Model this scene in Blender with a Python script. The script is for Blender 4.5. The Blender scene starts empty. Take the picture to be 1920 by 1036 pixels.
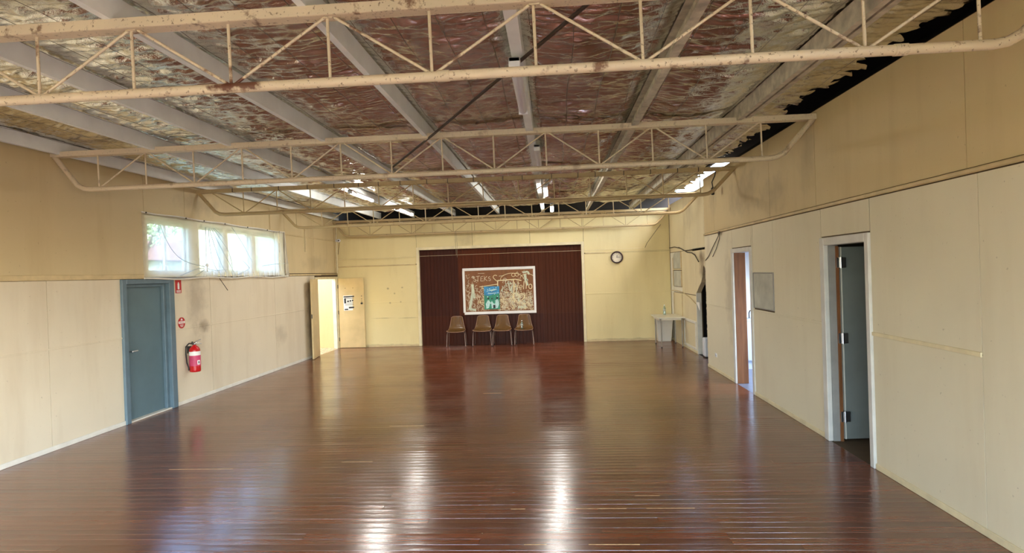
import bpy, math, random
import numpy as np
from mathutils import Vector, Matrix

random.seed(7)
RNG = np.random.default_rng(11)
SC = bpy.context.scene
COL = SC.collection

# ------------------------------------------------------------------ camera, sky, daylight portals, exposure
EYE = Vector((0.0, 0.0, 1.95))
YAW, PITCH, ROLL, FPX = 0.0697, -0.0066, -0.0335, 1100.0
fw = Vector((-math.sin(YAW), math.cos(YAW), 0)); rt = Vector((math.cos(YAW), math.sin(YAW), 0)); up = Vector((0, 0, 1))
fw2 = math.cos(PITCH) * fw + math.sin(PITCH) * up
up2 = -math.sin(PITCH) * fw + math.cos(PITCH) * up
rt3 = math.cos(ROLL) * rt + math.sin(ROLL) * up2
up3 = -math.sin(ROLL) * rt + math.cos(ROLL) * up2
cam_data = bpy.data.cameras.new('camera')
cam_data.sensor_fit = 'HORIZONTAL'; cam_data.sensor_width = 36.0
cam_data.lens = FPX / 1920.0 * 36.0
cam_data.clip_start = 0.05; cam_data.clip_end = 300
cam = bpy.data.objects.new('camera', cam_data); COL.objects.link(cam)
M = Matrix.Identity(4)
for r in range(3):
    M[r][0], M[r][1], M[r][2], M[r][3] = rt3[r], up3[r], -fw2[r], EYE[r]
cam.matrix_world = M
SC.camera = cam

world = bpy.data.worlds.new('sky'); SC.world = world; world.use_nodes = True
wn = world.node_tree; wn.nodes.clear()
sky = wn.nodes.new('ShaderNodeTexSky'); sky.sky_type = 'NISHITA'; sky.sun_disc = False
sky.sun_elevation = math.radians(52); sky.sun_rotation = math.radians(110)
sky.air_density = 1.0; sky.dust_density = 2.5; sky.ozone_density = 1.0
bg = wn.nodes.new('ShaderNodeBackground'); bg.inputs['Strength'].default_value = 2.7
wo = wn.nodes.new('ShaderNodeOutputWorld')
wn.links.new(sky.outputs[0], bg.inputs[0]); wn.links.new(bg.outputs[0], wo.inputs[0])


def portal(name, loc, rot, sx, sy):
    d = bpy.data.lights.new(name, 'AREA'); d.shape = 'RECTANGLE'; d.size = sx; d.size_y = sy
    d.cycles.is_portal = True
    o = bpy.data.objects.new(name, d); COL.objects.link(o); o.location = loc; o.rotation_euler = rot


HP = math.pi / 2
portal('window_daylight', (-6.2, 10.57, 2.53), (0, -HP, 0), .95, 4.6)
portal('rear_daylight', (-1.5, -4.35, 1.75), (HP, 0, 0), 8.4, 2.6)  # for the unseen openings added behind the camera

portal('side_daylight', (3.2, -1.25, 2.0), (0, HP, 0), 2.4, 4.5)  # for the unseen opening added in the right wall

SC.view_settings.view_transform = 'Standard'
SC.view_settings.look = 'None'
SC.view_settings.gamma = 1.0
SC.view_settings.use_curve_mapping = False
SC.view_settings.exposure = 0.88
LAMP = 55.0


# ------------------------------------------------------------------ materials
def srgb(r, g, b):
    f = lambda c: (c / 255 / 12.92) if c / 255 <= .04045 else ((c / 255 + .055) / 1.055) ** 2.4
    return (f(r), f(g), f(b), 1)


class NT:
    def __init__(s, name):
        s.m = bpy.data.materials.new(name); s.m.use_nodes = True
        s.t = s.m.node_tree; s.t.nodes.clear()
        s.out = s.n('ShaderNodeOutputMaterial')

    def n(s, typ, ins=None, **kw):
        x = s.t.nodes.new(typ)
        for k, v in kw.items(): setattr(x, k, v)
        for k, v in (ins or {}).items(): s.set(x, k, v)
        return x

    def set(s, x, k, v):
        if isinstance(v, bpy.types.NodeSocket): s.t.links.new(v, x.inputs[k])
        else: x.inputs[k].default_value = v

    def coord(s, scale=(1, 1, 1), loc=(0, 0, 0)):
        c = s.n('ShaderNodeTexCoord')
        return s.n('ShaderNodeMapping', {'Vector': c.outputs['Object'], 'Scale': scale, 'Location': loc}).outputs[0]

    def noise(s, scale, vec=None, detail=3, rough=.55):
        i = {'Scale': scale, 'Detail': detail, 'Roughness': rough}
        if vec is not None: i['Vector'] = vec
        return s.n('ShaderNodeTexNoise', i).outputs['Fac']

    def ramp(s, fac, a, b, lo=0., hi=1.):
        x = s.n('ShaderNodeMapRange', {'Value': fac, 'From Min': a, 'From Max': b, 'To Min': lo, 'To Max': hi})
        return x.outputs[0]

    def mix(s, fac, a, b, blend='MIX'):
        x = s.n('ShaderNodeMix', data_type='RGBA', blend_type=blend)
        s.set(x, 0, fac); s.set(x, 6, a); s.set(x, 7, b)
        return x.outputs[2]

    def math(s, op, a, b=0.):
        x = s.n('ShaderNodeMath', operation=op); s.set(x, 0, a); s.set(x, 1, b)
        return x.outputs[0]

    def bump(s, h, strength=.2, dist=.01):
        return s.n('ShaderNodeBump', {'Height': h, 'Strength': strength, 'Distance': dist}).outputs[0]

    def bsdf(s, color, rough=.5, metal=0., normal=None, **kw):
        p = s.n('ShaderNodeBsdfPrincipled')
        s.set(p, 'Base Color', color); s.set(p, 'Roughness', rough); s.set(p, 'Metallic', metal)
        if normal is not None: s.set(p, 'Normal', normal)
        for k, v in kw.items(): s.set(p, k.replace('_', ' '), v)
        s.t.links.new(p.outputs[0], s.out.inputs[0])
        return p


def plain(name, color, rough=.5, metal=0., var=.12, scale=6., bump=0., **kw):
    t = NT(name)
    v = t.coord()
    n = t.noise(scale, v, 4)
    dark = tuple(c * (1 - var) for c in color[:3]) + (1,)
    lite = tuple(min(1, c * (1 + var)) for c in color[:3]) + (1,)
    c = t.mix(t.ramp(n, .3, .7), dark, lite)
    nm = t.bump(t.noise(scale * 12, v, 3), bump, .004) if bump else None
    t.bsdf(c, rough, metal, nm, **kw)
    return t.m


def wall_mat(name, color, stains_shadows=(), grime=.25, tint=(.55, .42, .26, 1)):
    """old paint: uneven sheets, faint runs, listed stains (x, y, z, rx, ry, rz, amount)"""
    t = NT(name)
    v = t.coord()
    n1 = t.noise(.7, v, 4)
    n2 = t.noise(1.0, t.coord((2.2, 2.2, .35)), 5, .6)
    base = t.mix(t.ramp(n1, .35, .7), tuple(c * .93 for c in color[:3]) + (1,), color)
    c = t.mix(t.math('MULTIPLY', t.ramp(n2, .52, .78), grime), base, tint, 'MULTIPLY')
    n3 = t.noise(26., v, 2)
    c = t.mix(t.math('MULTIPLY', t.ramp(n3, .70, .76), .35), c, (.25, .18, .1, 1))
    for (x, y, z, rx, ry, rz, a) in stains_shadows:  # dirt spots, and cast shadows painted the same way
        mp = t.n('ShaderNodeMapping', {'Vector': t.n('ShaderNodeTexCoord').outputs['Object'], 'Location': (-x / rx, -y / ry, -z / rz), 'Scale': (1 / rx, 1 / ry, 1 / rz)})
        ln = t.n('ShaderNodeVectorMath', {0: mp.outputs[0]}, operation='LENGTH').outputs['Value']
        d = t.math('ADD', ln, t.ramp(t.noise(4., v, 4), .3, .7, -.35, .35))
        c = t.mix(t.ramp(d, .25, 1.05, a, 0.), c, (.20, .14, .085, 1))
    nm = t.bump(t.noise(60., v, 3), .12, .003)
    t.bsdf(c, .62, 0., nm)
    return t.m


def steel_mat(name, color, rust=.5, patch=None):
    t = NT(name)
    v = t.coord()
    n = t.noise(5., v, 5, .65); n2 = t.noise(38., v, 3, .7)
    c = t.mix(t.ramp(t.noise(1.3, v, 3), .3, .7), tuple(k * .85 for k in color[:3]) + (1,), color)
    c = t.mix(t.math('MULTIPLY', t.ramp(n2, .60, .66), rust * .8), c, (.12, .06, .03, 1))
    c = t.mix(t.math('MULTIPLY', t.ramp(n, .585, .66), rust), c, (.16, .07, .035, 1))
    if patch:
        mp = t.n('ShaderNodeMapping', {'Vector': t.n('ShaderNodeTexCoord').outputs['Object'], 'Location': (-patch[0] / patch[1], 0, -patch[2] / patch[1] * 3), 'Scale': (1 / patch[1], 1 / patch[1], 3 / patch[1])})
        ln = t.n('ShaderNodeVectorMath', {0: mp.outputs[0]}, operation='LENGTH').outputs['Value']
        d = t.math('ADD', ln, t.ramp(t.noise(14., v, 4), .3, .7, -.5, .5))
        c = t.mix(t.ramp(d, .55, .95, .95, 0.), c, (.12, .035, .015, 1))
    t.bsdf(c, .5, 0., t.bump(n2, .15, .002))
    return t.m


MT = {}
MT['left_low'] = wall_mat('cream_sheet_left', srgb(226, 213, 186), [(-6, 9.55, 1.62, 1, .30, .55, .42), (-6, 9.75, 1.22, 1, .25, .12, .6), (-6, 9.5, .95, 1, .3, .35, .2), (-6, 12.6, .75, 1, .3, .25, .25), (-6, 14.2, 1.1, 1, .28, 1.3, .55)])  # last entry paints the shadow of the open tan door leaf
MT['left_high'] = wall_mat('tan_sheet_left', srgb(212, 192, 148), [(-6, 9.7, 3.3, 1, .7, .2, .35), (-6, 14.6, 2.35, 1, .8, .25, .25)])  # first entry paints the third truss end's shadow on the wall
MT['back'] = wall_mat('yellow_cream_sheet', srgb(232, 215, 160), [(-4.6, 16, 1.62, .035, 1, .03, .6), (-4.2, 16, 1.64, .04, 1, .03, .6), (-4.42, 16, 1.48, .03, 1, .03, .5), (-4.55, 16, 1.22, .03, 1, .03, .5), (-4.25, 16, 1.24, .03, 1, .03, .5), (-4.75, 16, .80, .45, 1, .018, .4), (-4.05, 16, .79, .35, 1, .018, .4), (-2.4, 16, 2.9, .35, 1, .22, .3), (2, 16, .03, 4, 1, .05, .6), (-4.6, 16, .02, 1.2, 1, .06, .6)], .2)  # last two entries darken the foot of the wall
MT['right_low'] = wall_mat('cream_sheet_right', srgb(230, 220, 190), [(2.97, 10.1, 1.5, 1, .35, .9, .3), (2.97, 11.4, 2.3, 1, .2, .2, .2)], .15)
MT['right_high'] = wall_mat('tan_sheet_right', srgb(216, 194, 146), [(2.97, 9.3, 3.05, 1, .8, .35, .35), (2.97, 7.0, 3.2, 1, .25, .5, .25), (2.97, 8.1, 2.9, 1, .6, .25, .3), (2.97, 11.0, 3.2, 1, .3, .4, .25)])  # second entry paints the shadow of the second truss's bent pipe
MT['right_far'] = wall_mat('pale_cream_sheet', srgb(228, 214, 176), [(3.17, 12.75, 2.12, 1, .28, .2, .9), (3.17, 12.75, 1.9, 1, .25, .3, .7), (3.17, 13.9, 3.2, 1, .5, .5, .25)], .25)
MT['white_old'] = plain('old_white_paint', srgb(226, 222, 208), .55, var=.1, scale=5)
MT['trim_cream'] = plain('cream_trim', srgb(226, 212, 172), .5, var=.1)
MT['trim_tan'] = plain('tan_trim', srgb(206, 184, 138), .5, var=.14)
MT['dark_joint'] = plain('dark_joint', srgb(92, 74, 48), .8)
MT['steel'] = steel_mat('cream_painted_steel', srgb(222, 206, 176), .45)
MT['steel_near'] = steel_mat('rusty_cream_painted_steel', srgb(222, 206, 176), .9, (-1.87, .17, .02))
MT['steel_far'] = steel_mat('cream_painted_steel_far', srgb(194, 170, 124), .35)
MT['purlin'] = plain('pale_painted_purlin', srgb(238, 243, 240), .55, var=.08, scale=3)
MT['purlin_old'] = plain('weathered_grey_purlin', srgb(196, 190, 170), .7, var=.3, scale=9)
MT['void'] = plain('cavity_shade_paint', srgb(30, 26, 24), .9)  # near-black colour paints in the shade of the unlit cavities
MT['brace'] = plain('dark_rusty_strap', srgb(58, 42, 32), .6)
MT['white_metal'] = plain('white_enamel', srgb(226, 228, 232), .35, var=.04)
MT['blue_door'] = plain('slate_blue_paint', srgb(94, 117, 125), .4, var=.1, scale=2)
MT['blue_frame'] = plain('slate_blue_frame_paint', srgb(100, 121, 132), .4, var=.1)
MT['grey_door'] = plain('grey_blue_door_paint', srgb(132, 138, 134), .45, var=.12, scale=2)
MT['grey_frame'] = plain('pale_grey_frame_paint', srgb(214, 212, 204), .45, var=.08)
MT['grey_jamb'] = plain('grey_jamb_paint', srgb(150, 148, 142), .5)
MT['tan_door'] = plain('tan_door_paint', srgb(208, 184, 134), .45, var=.1, scale=3)
MT['chrome'] = plain('brushed_steel', (.6, .6, .6, 1), .28, 1.)
MT['dark_metal'] = plain('dark_metal', (.05, .045, .04, 1), .45, .6)
MT['black'] = plain('black_rubber', (.015, .015, .015, 1), .5)
MT['red'] = plain('extinguisher_red', srgb(190, 20, 24), .28, var=.06)
MT['sign_red'] = plain('sign_red', srgb(186, 30, 30), .45, var=.04)
MT['white'] = plain('white_print', srgb(240, 238, 232), .5, var=.02)
MT['pink'] = plain('label_pink', srgb(206, 70, 110), .5, var=.2)
MT['ink'] = plain('black_ink', srgb(34, 36, 42), .6)
MT['shell'] = plain('brown_moulded_plastic', srgb(104, 74, 40), .22, var=.06)
MT['shell_rim'] = plain('brown_plastic_rim', srgb(172, 130, 104), .3, var=.06)
MT['tube'] = plain('grey_tube_steel', srgb(150, 128, 118), .35, .7)
MT['table'] = plain('white_laminate', srgb(232, 226, 206), .35, var=.04)
MT['table_leg'] = plain('grey_table_leg', srgb(150, 142, 130), .35, .5)
MT['bin'] = plain('white_plastic_bin', srgb(236, 232, 220), .4, var=.03)
MT['clock_rim'] = plain('dark_brown_clock_rim', srgb(52, 28, 26), .35)
MT['clock_face'] = plain('clock_face', srgb(232, 222, 196), .5, var=.03)
MT['window_frame'] = plain('pale_yellow_window_paint', srgb(236, 230, 190), .5, var=.06)
MT['chalk_a'] = plain('pale_yellow_chalk', srgb(236, 220, 172), .9)
MT['chalk_b'] = plain('pale_mint_chalk', srgb(208, 214, 188), .9)
MT['chalk_c'] = plain('dusty_white_chalk', srgb(214, 198, 166), .9)
MT['poster_blue'] = plain('poster_blue', srgb(52, 140, 190), .5, var=.35, scale=14)
MT['poster_green'] = plain('poster_green', srgb(44, 140, 110), .5, var=.4, scale=16)
MT['poster_pale'] = plain('poster_pale', srgb(190, 226, 220), .5, var=.2, scale=20)
MT['kitchen_white'] = plain('kitchen_white', srgb(208, 223, 242), .5, var=.03)
MT['kitchen_floor'] = plain('kitchen_vinyl', srgb(126, 138, 158), .35, var=.1)
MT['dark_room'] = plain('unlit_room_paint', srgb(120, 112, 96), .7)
MT['grey_panel'] = plain('grey_hatch_paint', srgb(186, 186, 172), .5, var=.2, scale=4)
MT['plaster_edge'] = plain('broken_plaster', srgb(206, 196, 170), .9, var=.3, scale=30, bump=.6)
MT['cloth_fold'] = plain('gathered_cloth', srgb(172, 186, 194), .9)
MT['outside_wall'] = plain('pale_rendered_wall', srgb(214, 214, 204), .8)
MT['outside_roof'] = plain('brown_fascia', srgb(120, 92, 82), .7)
MT['grass'] = plain('lawn', srgb(128, 138, 88), .9, var=.25)
MT['leaf'] = plain('tree_leaves', srgb(170, 178, 136), .8, var=.3)
MT['bark'] = plain('tree_bark', srgb(110, 92, 74), .9)
MT['cable'] = plain('dark_cable', srgb(60, 48, 36), .5)
MT['cord'] = plain('grey_cord', srgb(150, 138, 112), .7)


def wood_mat(name, c1, c2, rough, grain=(3, 40, 40), coat=0., island=True, bumps=.15):
    t = NT(name)
    v = t.coord(grain)
    g = t.noise(1.0, v, 6, .65)
    c = t.mix(t.ramp(g, .3, .72), c1, c2)
    if island:
        oi = t.n('ShaderNodeObjectInfo').outputs['Random']
        ge = t.n('ShaderNodeNewGeometry').outputs['Random Per Island']
        rnd = t.math('FRACT', t.math('ADD', oi, ge))
        c = t.mix(1.0, c, t.n('ShaderNodeCombineColor', {0: t.ramp(rnd, 0, 1, .74, 1.22), 1: t.ramp(rnd, 0, 1, .74, 1.18), 2: t.ramp(rnd, 0, 1, .76, 1.12)}).outputs[0], 'MULTIPLY')
    return t, c, g


t, c, g = wood_mat('varnished_floor_boards', (.110, .030, .012, 1), (.235, .070, .027, 1), .2)
wv = t.coord((1, 1, 1))
wear = t.noise(1.1, t.n('ShaderNodeNewGeometry').outputs['Position'], 5, .6)
c = t.mix(t.ramp(wear, .50, .8, 0, .2), c, (.20, .11, .06, 1))
spk = t.noise(55., t.n('ShaderNodeNewGeometry').outputs['Position'], 2, .5)
c = t.mix(t.ramp(spk, .745, .77, 0, .6), c, (.45, .33, .22, 1))
rgh = t.ramp(wear, .3, .75, .15, .27)
fine = t.noise(1.0, t.n('ShaderNodeMapping', {'Vector': t.n('ShaderNodeNewGeometry').outputs['Position'], 'Scale': (5, 26, 20)}).outputs[0], 4, .6)
t.bsdf(c, rgh, 0., t.bump(fine, .22, .006), Specular_IOR_Level=.62, IOR=1.9)
MT['floor'] = t.m
t = NT('pale_gap_filler'); t.bsdf(t.mix(t.ramp(t.noise(30., t.coord()), .4, .6), srgb(176, 140, 96), srgb(206, 176, 128)), .6); MT['filler'] = t.m

t, c, g = wood_mat('dark_stained_ply', (.040, .009, .004, 1), (.090, .022, .008, 1), .3, (26, 8, 1.6), island=False)
oi = t.n('ShaderNodeObjectInfo').outputs['Random']
c = t.mix(t.ramp(oi, .0, 1., 0, .6), c, (.12, .036, .011, 1))
c = t.mix(1.0, c, t.n('ShaderNodeObjectInfo').outputs['Color'], 'MULTIPLY')
t.bsdf(c, .42, 0., t.bump(g, .1, .004), Specular_IOR_Level=.12); MT['ply'] = t.m
t, c, g = wood_mat('orange_brown_board', (.17, .055, .010, 1), (.27, .095, .018, 1), .5, (9, 9, 3), island=False)
t.bsdf(c, .5); MT['board'] = t.m
t, c, g = wood_mat('varnished_brown_door', (.16, .062, .022, 1), (.30, .13, .05, 1), .35, (22, 22, 1.6), island=False)
t.bsdf(c, .35, 0., t.bump(g, .1, .003)); MT['brown_door'] = t.m

# crinkled silver foil
t = NT('crinkled_silver_foil')
pos = t.n('ShaderNodeNewGeometry').outputs['Position']
n1 = t.noise(1.0, t.n('ShaderNodeMapping', {'Vector': pos, 'Scale': (9, 24, 9)}).outputs[0], 5, .65)
n2 = t.noise(1.4, pos, 4)
c = t.mix(t.ramp(n2, .35, .7), (.67, .64, .57, 1), (.88, .87, .82, 1))
t.bsdf(c, t.ramp(n2, .3, .7, .13, .24), 1.0, t.bump(n1, .6, .02)); MT['foil'] = t.m
MT['netting'] = plain('wire_netting', srgb(120, 112, 96), .5, .5)

# glass, sheer curtain, clear bottle
t = NT('window_glass')
gl = t.n('ShaderNodeBsdfGlossy', {'Roughness': .02}); tr = t.n('ShaderNodeBsdfTransparent', {'Color': (.60, .65, .70, 1)})
mx = t.n('ShaderNodeMixShader', {0: .06, 1: tr.outputs[0], 2: gl.outputs[0]}); t.t.links.new(mx.outputs[0], t.out.inputs[0]); MT['glass'] = t.m
t = NT('sheer_white_curtain')
d = t.n('ShaderNodeBsdfDiffuse', {'Color': (.86, .9, .93, 1)}); tl = t.n('ShaderNodeBsdfTranslucent', {'Color': (.9, .93, .96, 1)}); tr = t.n('ShaderNodeBsdfTransparent')
cl = t.n('ShaderNodeMixShader', {0: .6, 1: d.outputs[0], 2: tl.outputs[0]})
lw = t.n('ShaderNodeLayerWeight', {'Blend': .5}).outputs['Facing']
mx = t.n('ShaderNodeMixShader', {0: t.ramp(lw, .25, 1., .14, .9), 1: tr.outputs[0], 2: cl.outputs[0]}); t.t.links.new(mx.outputs[0], t.out.inputs[0]); MT['sheer'] = t.m
t = NT('clear_bottle_plastic')
gl = t.n('ShaderNodeBsdfGlossy', {'Roughness': .08, 'Color': (.85, .95, 1, 1)}); tr = t.n('ShaderNodeBsdfTransparent', {'Color': (.72, .84, .86, 1)})
mx = t.n('ShaderNodeMixShader', {0: .25, 1: tr.outputs[0], 2: gl.outputs[0]}); t.t.links.new(mx.outputs[0], t.out.inputs[0]); MT['bottle'] = t.m
t = NT('lit_tube'); e = t.n('ShaderNodeEmission', {'Color': (1, .965, .90, 1), 'Strength': LAMP}); t.t.links.new(e.outputs[0], t.out.inputs[0]); MT['lit'] = t.m
MT['diffuser'] = plain('unlit_diffuser', srgb(214, 214, 226), .35, var=.02)
# speckled vestibule floor
t = NT('speckled_vinyl'); n = t.noise(14., t.coord(), 4, .7)
t.bsdf(t.mix(t.ramp(n, .45, .6), srgb(226, 206, 158), srgb(150, 116, 70)), .5); MT['speckle'] = t.m


# ------------------------------------------------------------------ mesh helpers
class MB:
    def __init__(s): s.v, s.f, s.sm = [], [], []

    def add(s, v, f, smooth=False):
        o = len(s.v); s.v += [tuple(p) for p in v]
        s.f += [tuple(o + i for i in q) for q in f]; s.sm += [smooth] * len(f)
        return s

    def box(s, x0, x1, y0, y1, z0, z1):
        x0, x1 = min(x0, x1), max(x0, x1); y0, y1 = min(y0, y1), max(y0, y1); z0, z1 = min(z0, z1), max(z0, z1)
        v = [(x, y, z) for z in (z0, z1) for y in (y0, y1) for x in (x0, x1)]
        return s.add(v, [(0, 2, 3, 1), (4, 5, 7, 6), (0, 1, 5, 4), (2, 6, 7, 3), (0, 4, 6, 2), (1, 3, 7, 5)])

    def bbox(s, x0, x1, y0, y1, z0, z1, b=.006):
        """box with chamfered edges"""
        x0, x1 = min(x0, x1), max(x0, x1); y0, y1 = min(y0, y1), max(y0, y1); z0, z1 = min(z0, z1), max(z0, z1)
        b = min(b, (x1 - x0) / 2.2, (y1 - y0) / 2.2, (z1 - z0) / 2.2)
        v, idx = [], {}
        for i, (X, sx) in enumerate(((x0, 1), (x1, -1))):
            for j, (Y, sy) in enumerate(((y0, 1), (y1, -1))):
                for k, (Z, sz) in enumerate(((z0, 1), (z1, -1))):
                    idx[i, j, k, 0] = len(v); v.append((X, Y + sy * b, Z + sz * b))
                    idx[i, j, k, 1] = len(v); v.append((X + sx * b, Y, Z + sz * b))
                    idx[i, j, k, 2] = len(v); v.append((X + sx * b, Y + sy * b, Z))
        f = []
        for i in (0, 1):
            q = [idx[i, 0, 0, 0], idx[i, 1, 0, 0], idx[i, 1, 1, 0], idx[i, 0, 1, 0]]; f.append(q if i else q[::-1])
            q = [idx[0, i, 0, 1], idx[1, i, 0, 1], idx[1, i, 1, 1], idx[0, i, 1, 1]]; f.append(q[::-1] if i else q)
            q = [idx[0, 0, i, 2], idx[1, 0, i, 2], idx[1, 1, i, 2], idx[0, 1, i, 2]]; f.append(q if i else q[::-1])
        for a in (0, 1):
            for c in (0, 1):
                q = [idx[0, a, c, 1], idx[1, a, c, 1], idx[1, a, c, 2], idx[0, a, c, 2]]; f.append(q if a ^ c else q[::-1])
                q = [idx[a, 0, c, 0], idx[a, 1, c, 0], idx[a, 1, c, 2], idx[a, 0, c, 2]]; f.append(q[::-1] if a ^ c else q)
                q = [idx[a, c, 0, 0], idx[a, c, 1, 0], idx[a, c, 1, 1], idx[a, c, 0, 1]]; f.append(q if a ^ c else q[::-1])
        for i in (0, 1):
            for j in (0, 1):
                for k in (0, 1):
                    q = [idx[i, j, k, 0], idx[i, j, k, 1], idx[i, j, k, 2]]; f.append(q[::-1] if (i + j + k) % 2 == 0 else q)
        return s.add(v, f)

    def tube(s, pts, r, n=8, cap=True, smooth=True):
        P = [Vector(p) for p in pts]; rings = []; ref = None
        for i, p in enumerate(P):
            d = ((P[i] - P[i - 1]).normalized() if i else Vector((0, 0, 0))) + ((P[i + 1] - P[i]).normalized() if i < len(P) - 1 else Vector((0, 0, 0)))
            d.normalize()
            if ref is None: ref = Vector((0, 0, 1)) if abs(d.z) < .9 else Vector((1, 0, 0))
            u = d.cross(ref).normalized(); w = d.cross(u).normalized(); ref = -w if False else ref
            rr = r[i] if isinstance(r, (list, tuple)) else r
            rings.append([p + rr * (math.cos(2 * math.pi * k / n) * u + math.sin(2 * math.pi * k / n) * w) for k in range(n)])
        v = [q for R in rings for q in R]; f = []
        for i in range(len(P) - 1):
            for k in range(n):
                a, b = i * n + k, i * n + (k + 1) % n
                f.append((a, b, b + n, a + n))
        s.add(v, f, smooth)
        if cap:
            s.add(rings[0], [tuple(range(n))[::-1]]); s.add(rings[-1], [tuple(range(n))])
        return s

    def lathe(s, prof, n=20, c=(0, 0, 0), smooth=True):
        """profile of (radius, z) turned about the z axis at c"""
        v = [(c[0] + r * math.cos(2 * math.pi * k / n), c[1] + r * math.sin(2 * math.pi * k / n), c[2] + z) for r, z in prof for k in range(n)]
        f = []
        for i in range(len(prof) - 1):
            for k in range(n):
                a, b = i * n + k, i * n + (k + 1) % n
                f.append((a, b, b + n, a + n))
        s.add(v, f, smooth)
        s.add(v[:n], [tuple(range(n))[::-1]]); s.add(v[-n:], [tuple(range(n))])
        return s

    def prism(s, poly, axis, a, b):
        """polygon extruded along an axis: 'x' poly is (y,z), 'y' poly is (x,z), 'z' poly is (x,y)"""
        put = {'x': lambda p, t: (t, p[0], p[1]), 'y': lambda p, t: (p[0], t, p[1]), 'z': lambda p, t: (p[0], p[1], t)}[axis]
        n = len(poly)
        v = [put(p, a) for p in poly] + [put(p, b) for p in poly]
        f = [tuple(range(n)), tuple(range(n, 2 * n))[::-1]] + [(i, i + n, (i + 1) % n + n, (i + 1) % n) for i in range(n)]
        return s.add(v, f)

    def mesh(s, name):
        me = bpy.data.meshes.new(name); me.from_pydata(s.v, [], s.f); me.validate(); me.update()
        if len(s.sm) == len(me.polygons): me.polygons.foreach_set('use_smooth', s.sm)
        return me

    def build(s, name, mat, parent=None, loc=None, fix=True):
        me = s.mesh(name)
        if fix:
            import bmesh
            bm = bmesh.new(); bm.from_mesh(me); bmesh.ops.recalc_face_normals(bm, faces=bm.faces); bm.to_mesh(me); bm.free()
        if isinstance(mat, str): mat = MT[mat]
        me.materials.append(mat)
        o = bpy.data.objects.new(name, me); COL.objects.link(o)
        if parent is not None: o.parent = parent
        if loc is not None: o.location = loc
        return o


def thing(name, label, cat, loc=(0, 0, 0), rz=0., group=None):
    o = bpy.data.objects.new(name, None); COL.objects.link(o)
    o.empty_display_size = .1; o.location = loc; o.rotation_euler = (0, 0, rz)
    return tag(o, label, cat, group)


def tag(o, label, cat, group=None):
    o['label'] = label; o['category'] = cat
    if group: o['group'] = group
    return o


def struct(o):
    o['kind'] = 'structure'; return o


def stuff(o):
    o['kind'] = 'stuff'; return o


def copy_tree(o, parent=None):
    c = o.copy(); COL.objects.link(c)
    if parent is not None: c.parent = parent
    for ch in list(o.children): copy_tree(ch, c)
    return c


def box(name, mat, parent, *a, bevel=0.):
    m = MB()
    m.bbox(*a, b=bevel) if bevel else m.box(*a)
    return m.build(name, mat, parent, fix=False)


# ------------------------------------------------------------------ the room: dimensions in metres, camera at the origin, hall axis +Y
XL, XR, XF, YB = -6.034, 2.965, 3.17, 16.08
YN = -4.2                      # wall behind the camera
G = .004                       # half joint between wall sheets

# ---- floor
floor = struct(MB().box(-6.16, 3.3, YN, 16.3, -.16, -.022).build('floor', 'dark_joint'))


def plank_mesh(length, w=.0885):
    m = MB(); pr = [(-w / 2, -.02), (-w / 2 + .0001, -.0013), (-w / 2 + .0006, .0000), (-w / 4, -.0004), (0, -.0006), (w / 4, -.0004), (w / 2 - .0006, .0000), (w / 2 - .0001, -.0013), (w / 2, -.02)]
    n = len(pr)
    v = [(x, y, z) for x in (.0006, length - .0006) for y, z in pr]
    f = [(i, i + 1, i + 1 + n, i + n) for i in range(n - 1)] + [tuple(range(n))[::-1], tuple(range(n, 2 * n))]
    m.add(v, f)
    return m


pm_cache = {}


def plank(x0, x1, y, parent):
    L = round(x1 - x0, 3)
    if L not in pm_cache:
        me = plank_mesh(L).mesh('plank'); me.materials.append(MT['floor']); pm_cache[L] = me
    o = bpy.data.objects.new('plank', pm_cache[L]); COL.objects.link(o); o.parent = parent
    o.location = (x0, y, RNG.normal(0, .00025)); o.rotation_euler = (RNG.normal(0, .0075), 0, 0)


ROW, Y0 = .0900, 3.42
rest = MB(); count = 0
rows = [Y0 + i * ROW for i in range(int((YB + .07 - Y0) / ROW) + 1)]
backrows = [Y0 - (i + 1) * ROW for i in range(int((Y0 - YN) / ROW) - 1)]
for i, y in enumerate(rows + backrows):
    xe = XR if y < 11.62 else XF
    x = XL
    first = True
    while x < xe - .01:
        L = .45 * RNG.integers(4, 10)
        nx = round(x + (L if not first else .45 * RNG.integers(1, 9) + .034), 3)
        first = False
        if nx > xe - .5: nx = xe
        if count < 300 and y in rows:
            plank(x, nx, y, floor); count += 1
        else:
            a = RNG.normal(0, .0075); z = RNG.normal(0, .00025); pmsh = plank_mesh(round(nx - x, 3))
            rest.add([(px + x, py * math.cos(a) + y, pz + py * math.sin(a) + z) for px, py, pz in pmsh.v], pmsh.f)
        x = nx
stuff(rest.build('floor_boards', 'floor', floor, fix=False))
for (x0, x1, y) in ((.125, .535, 4.815), (.695, 1.08, 4.815), (.64, .85, 5.085), (.19, .55, 4.185), (-.27, -.11, 4.185), (-2.19, -1.74, 7.515), (-.41, -.29, 4.815), (-2.3, -1.97, 6.075), (-4.1, -3.4, 5.895), (-1.2, -.9, 9.5)):
    k = round((y - Y0) / ROW - .5); yy = Y0 + (k + .5) * ROW
    box('filler_strip', 'filler', floor, x0, x1, yy - .004, yy + .004, -.01, .0012)

# ---- left wall
wl = MB()
for (y0, y1, z0, z1) in ((YN, 7.83, 0, 3.62), (7.83, 8.86, 2.0, 2.06), (7.83, 8.33, 2.06, 3.62), (8.86, 14.52, 0, 2.06), (8.33, 12.84, 3.0, 3.62), (12.84, 14.52, 2.06, 3.62), (14.52, 16.2, 1.99, 3.62), (16.08, 16.2, 0, 1.99)):
    wl.box(-6.16, -6.042, y0, y1, z0, z1)
wall_left = struct(wl.build('wall_left', 'dark_joint'))


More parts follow.
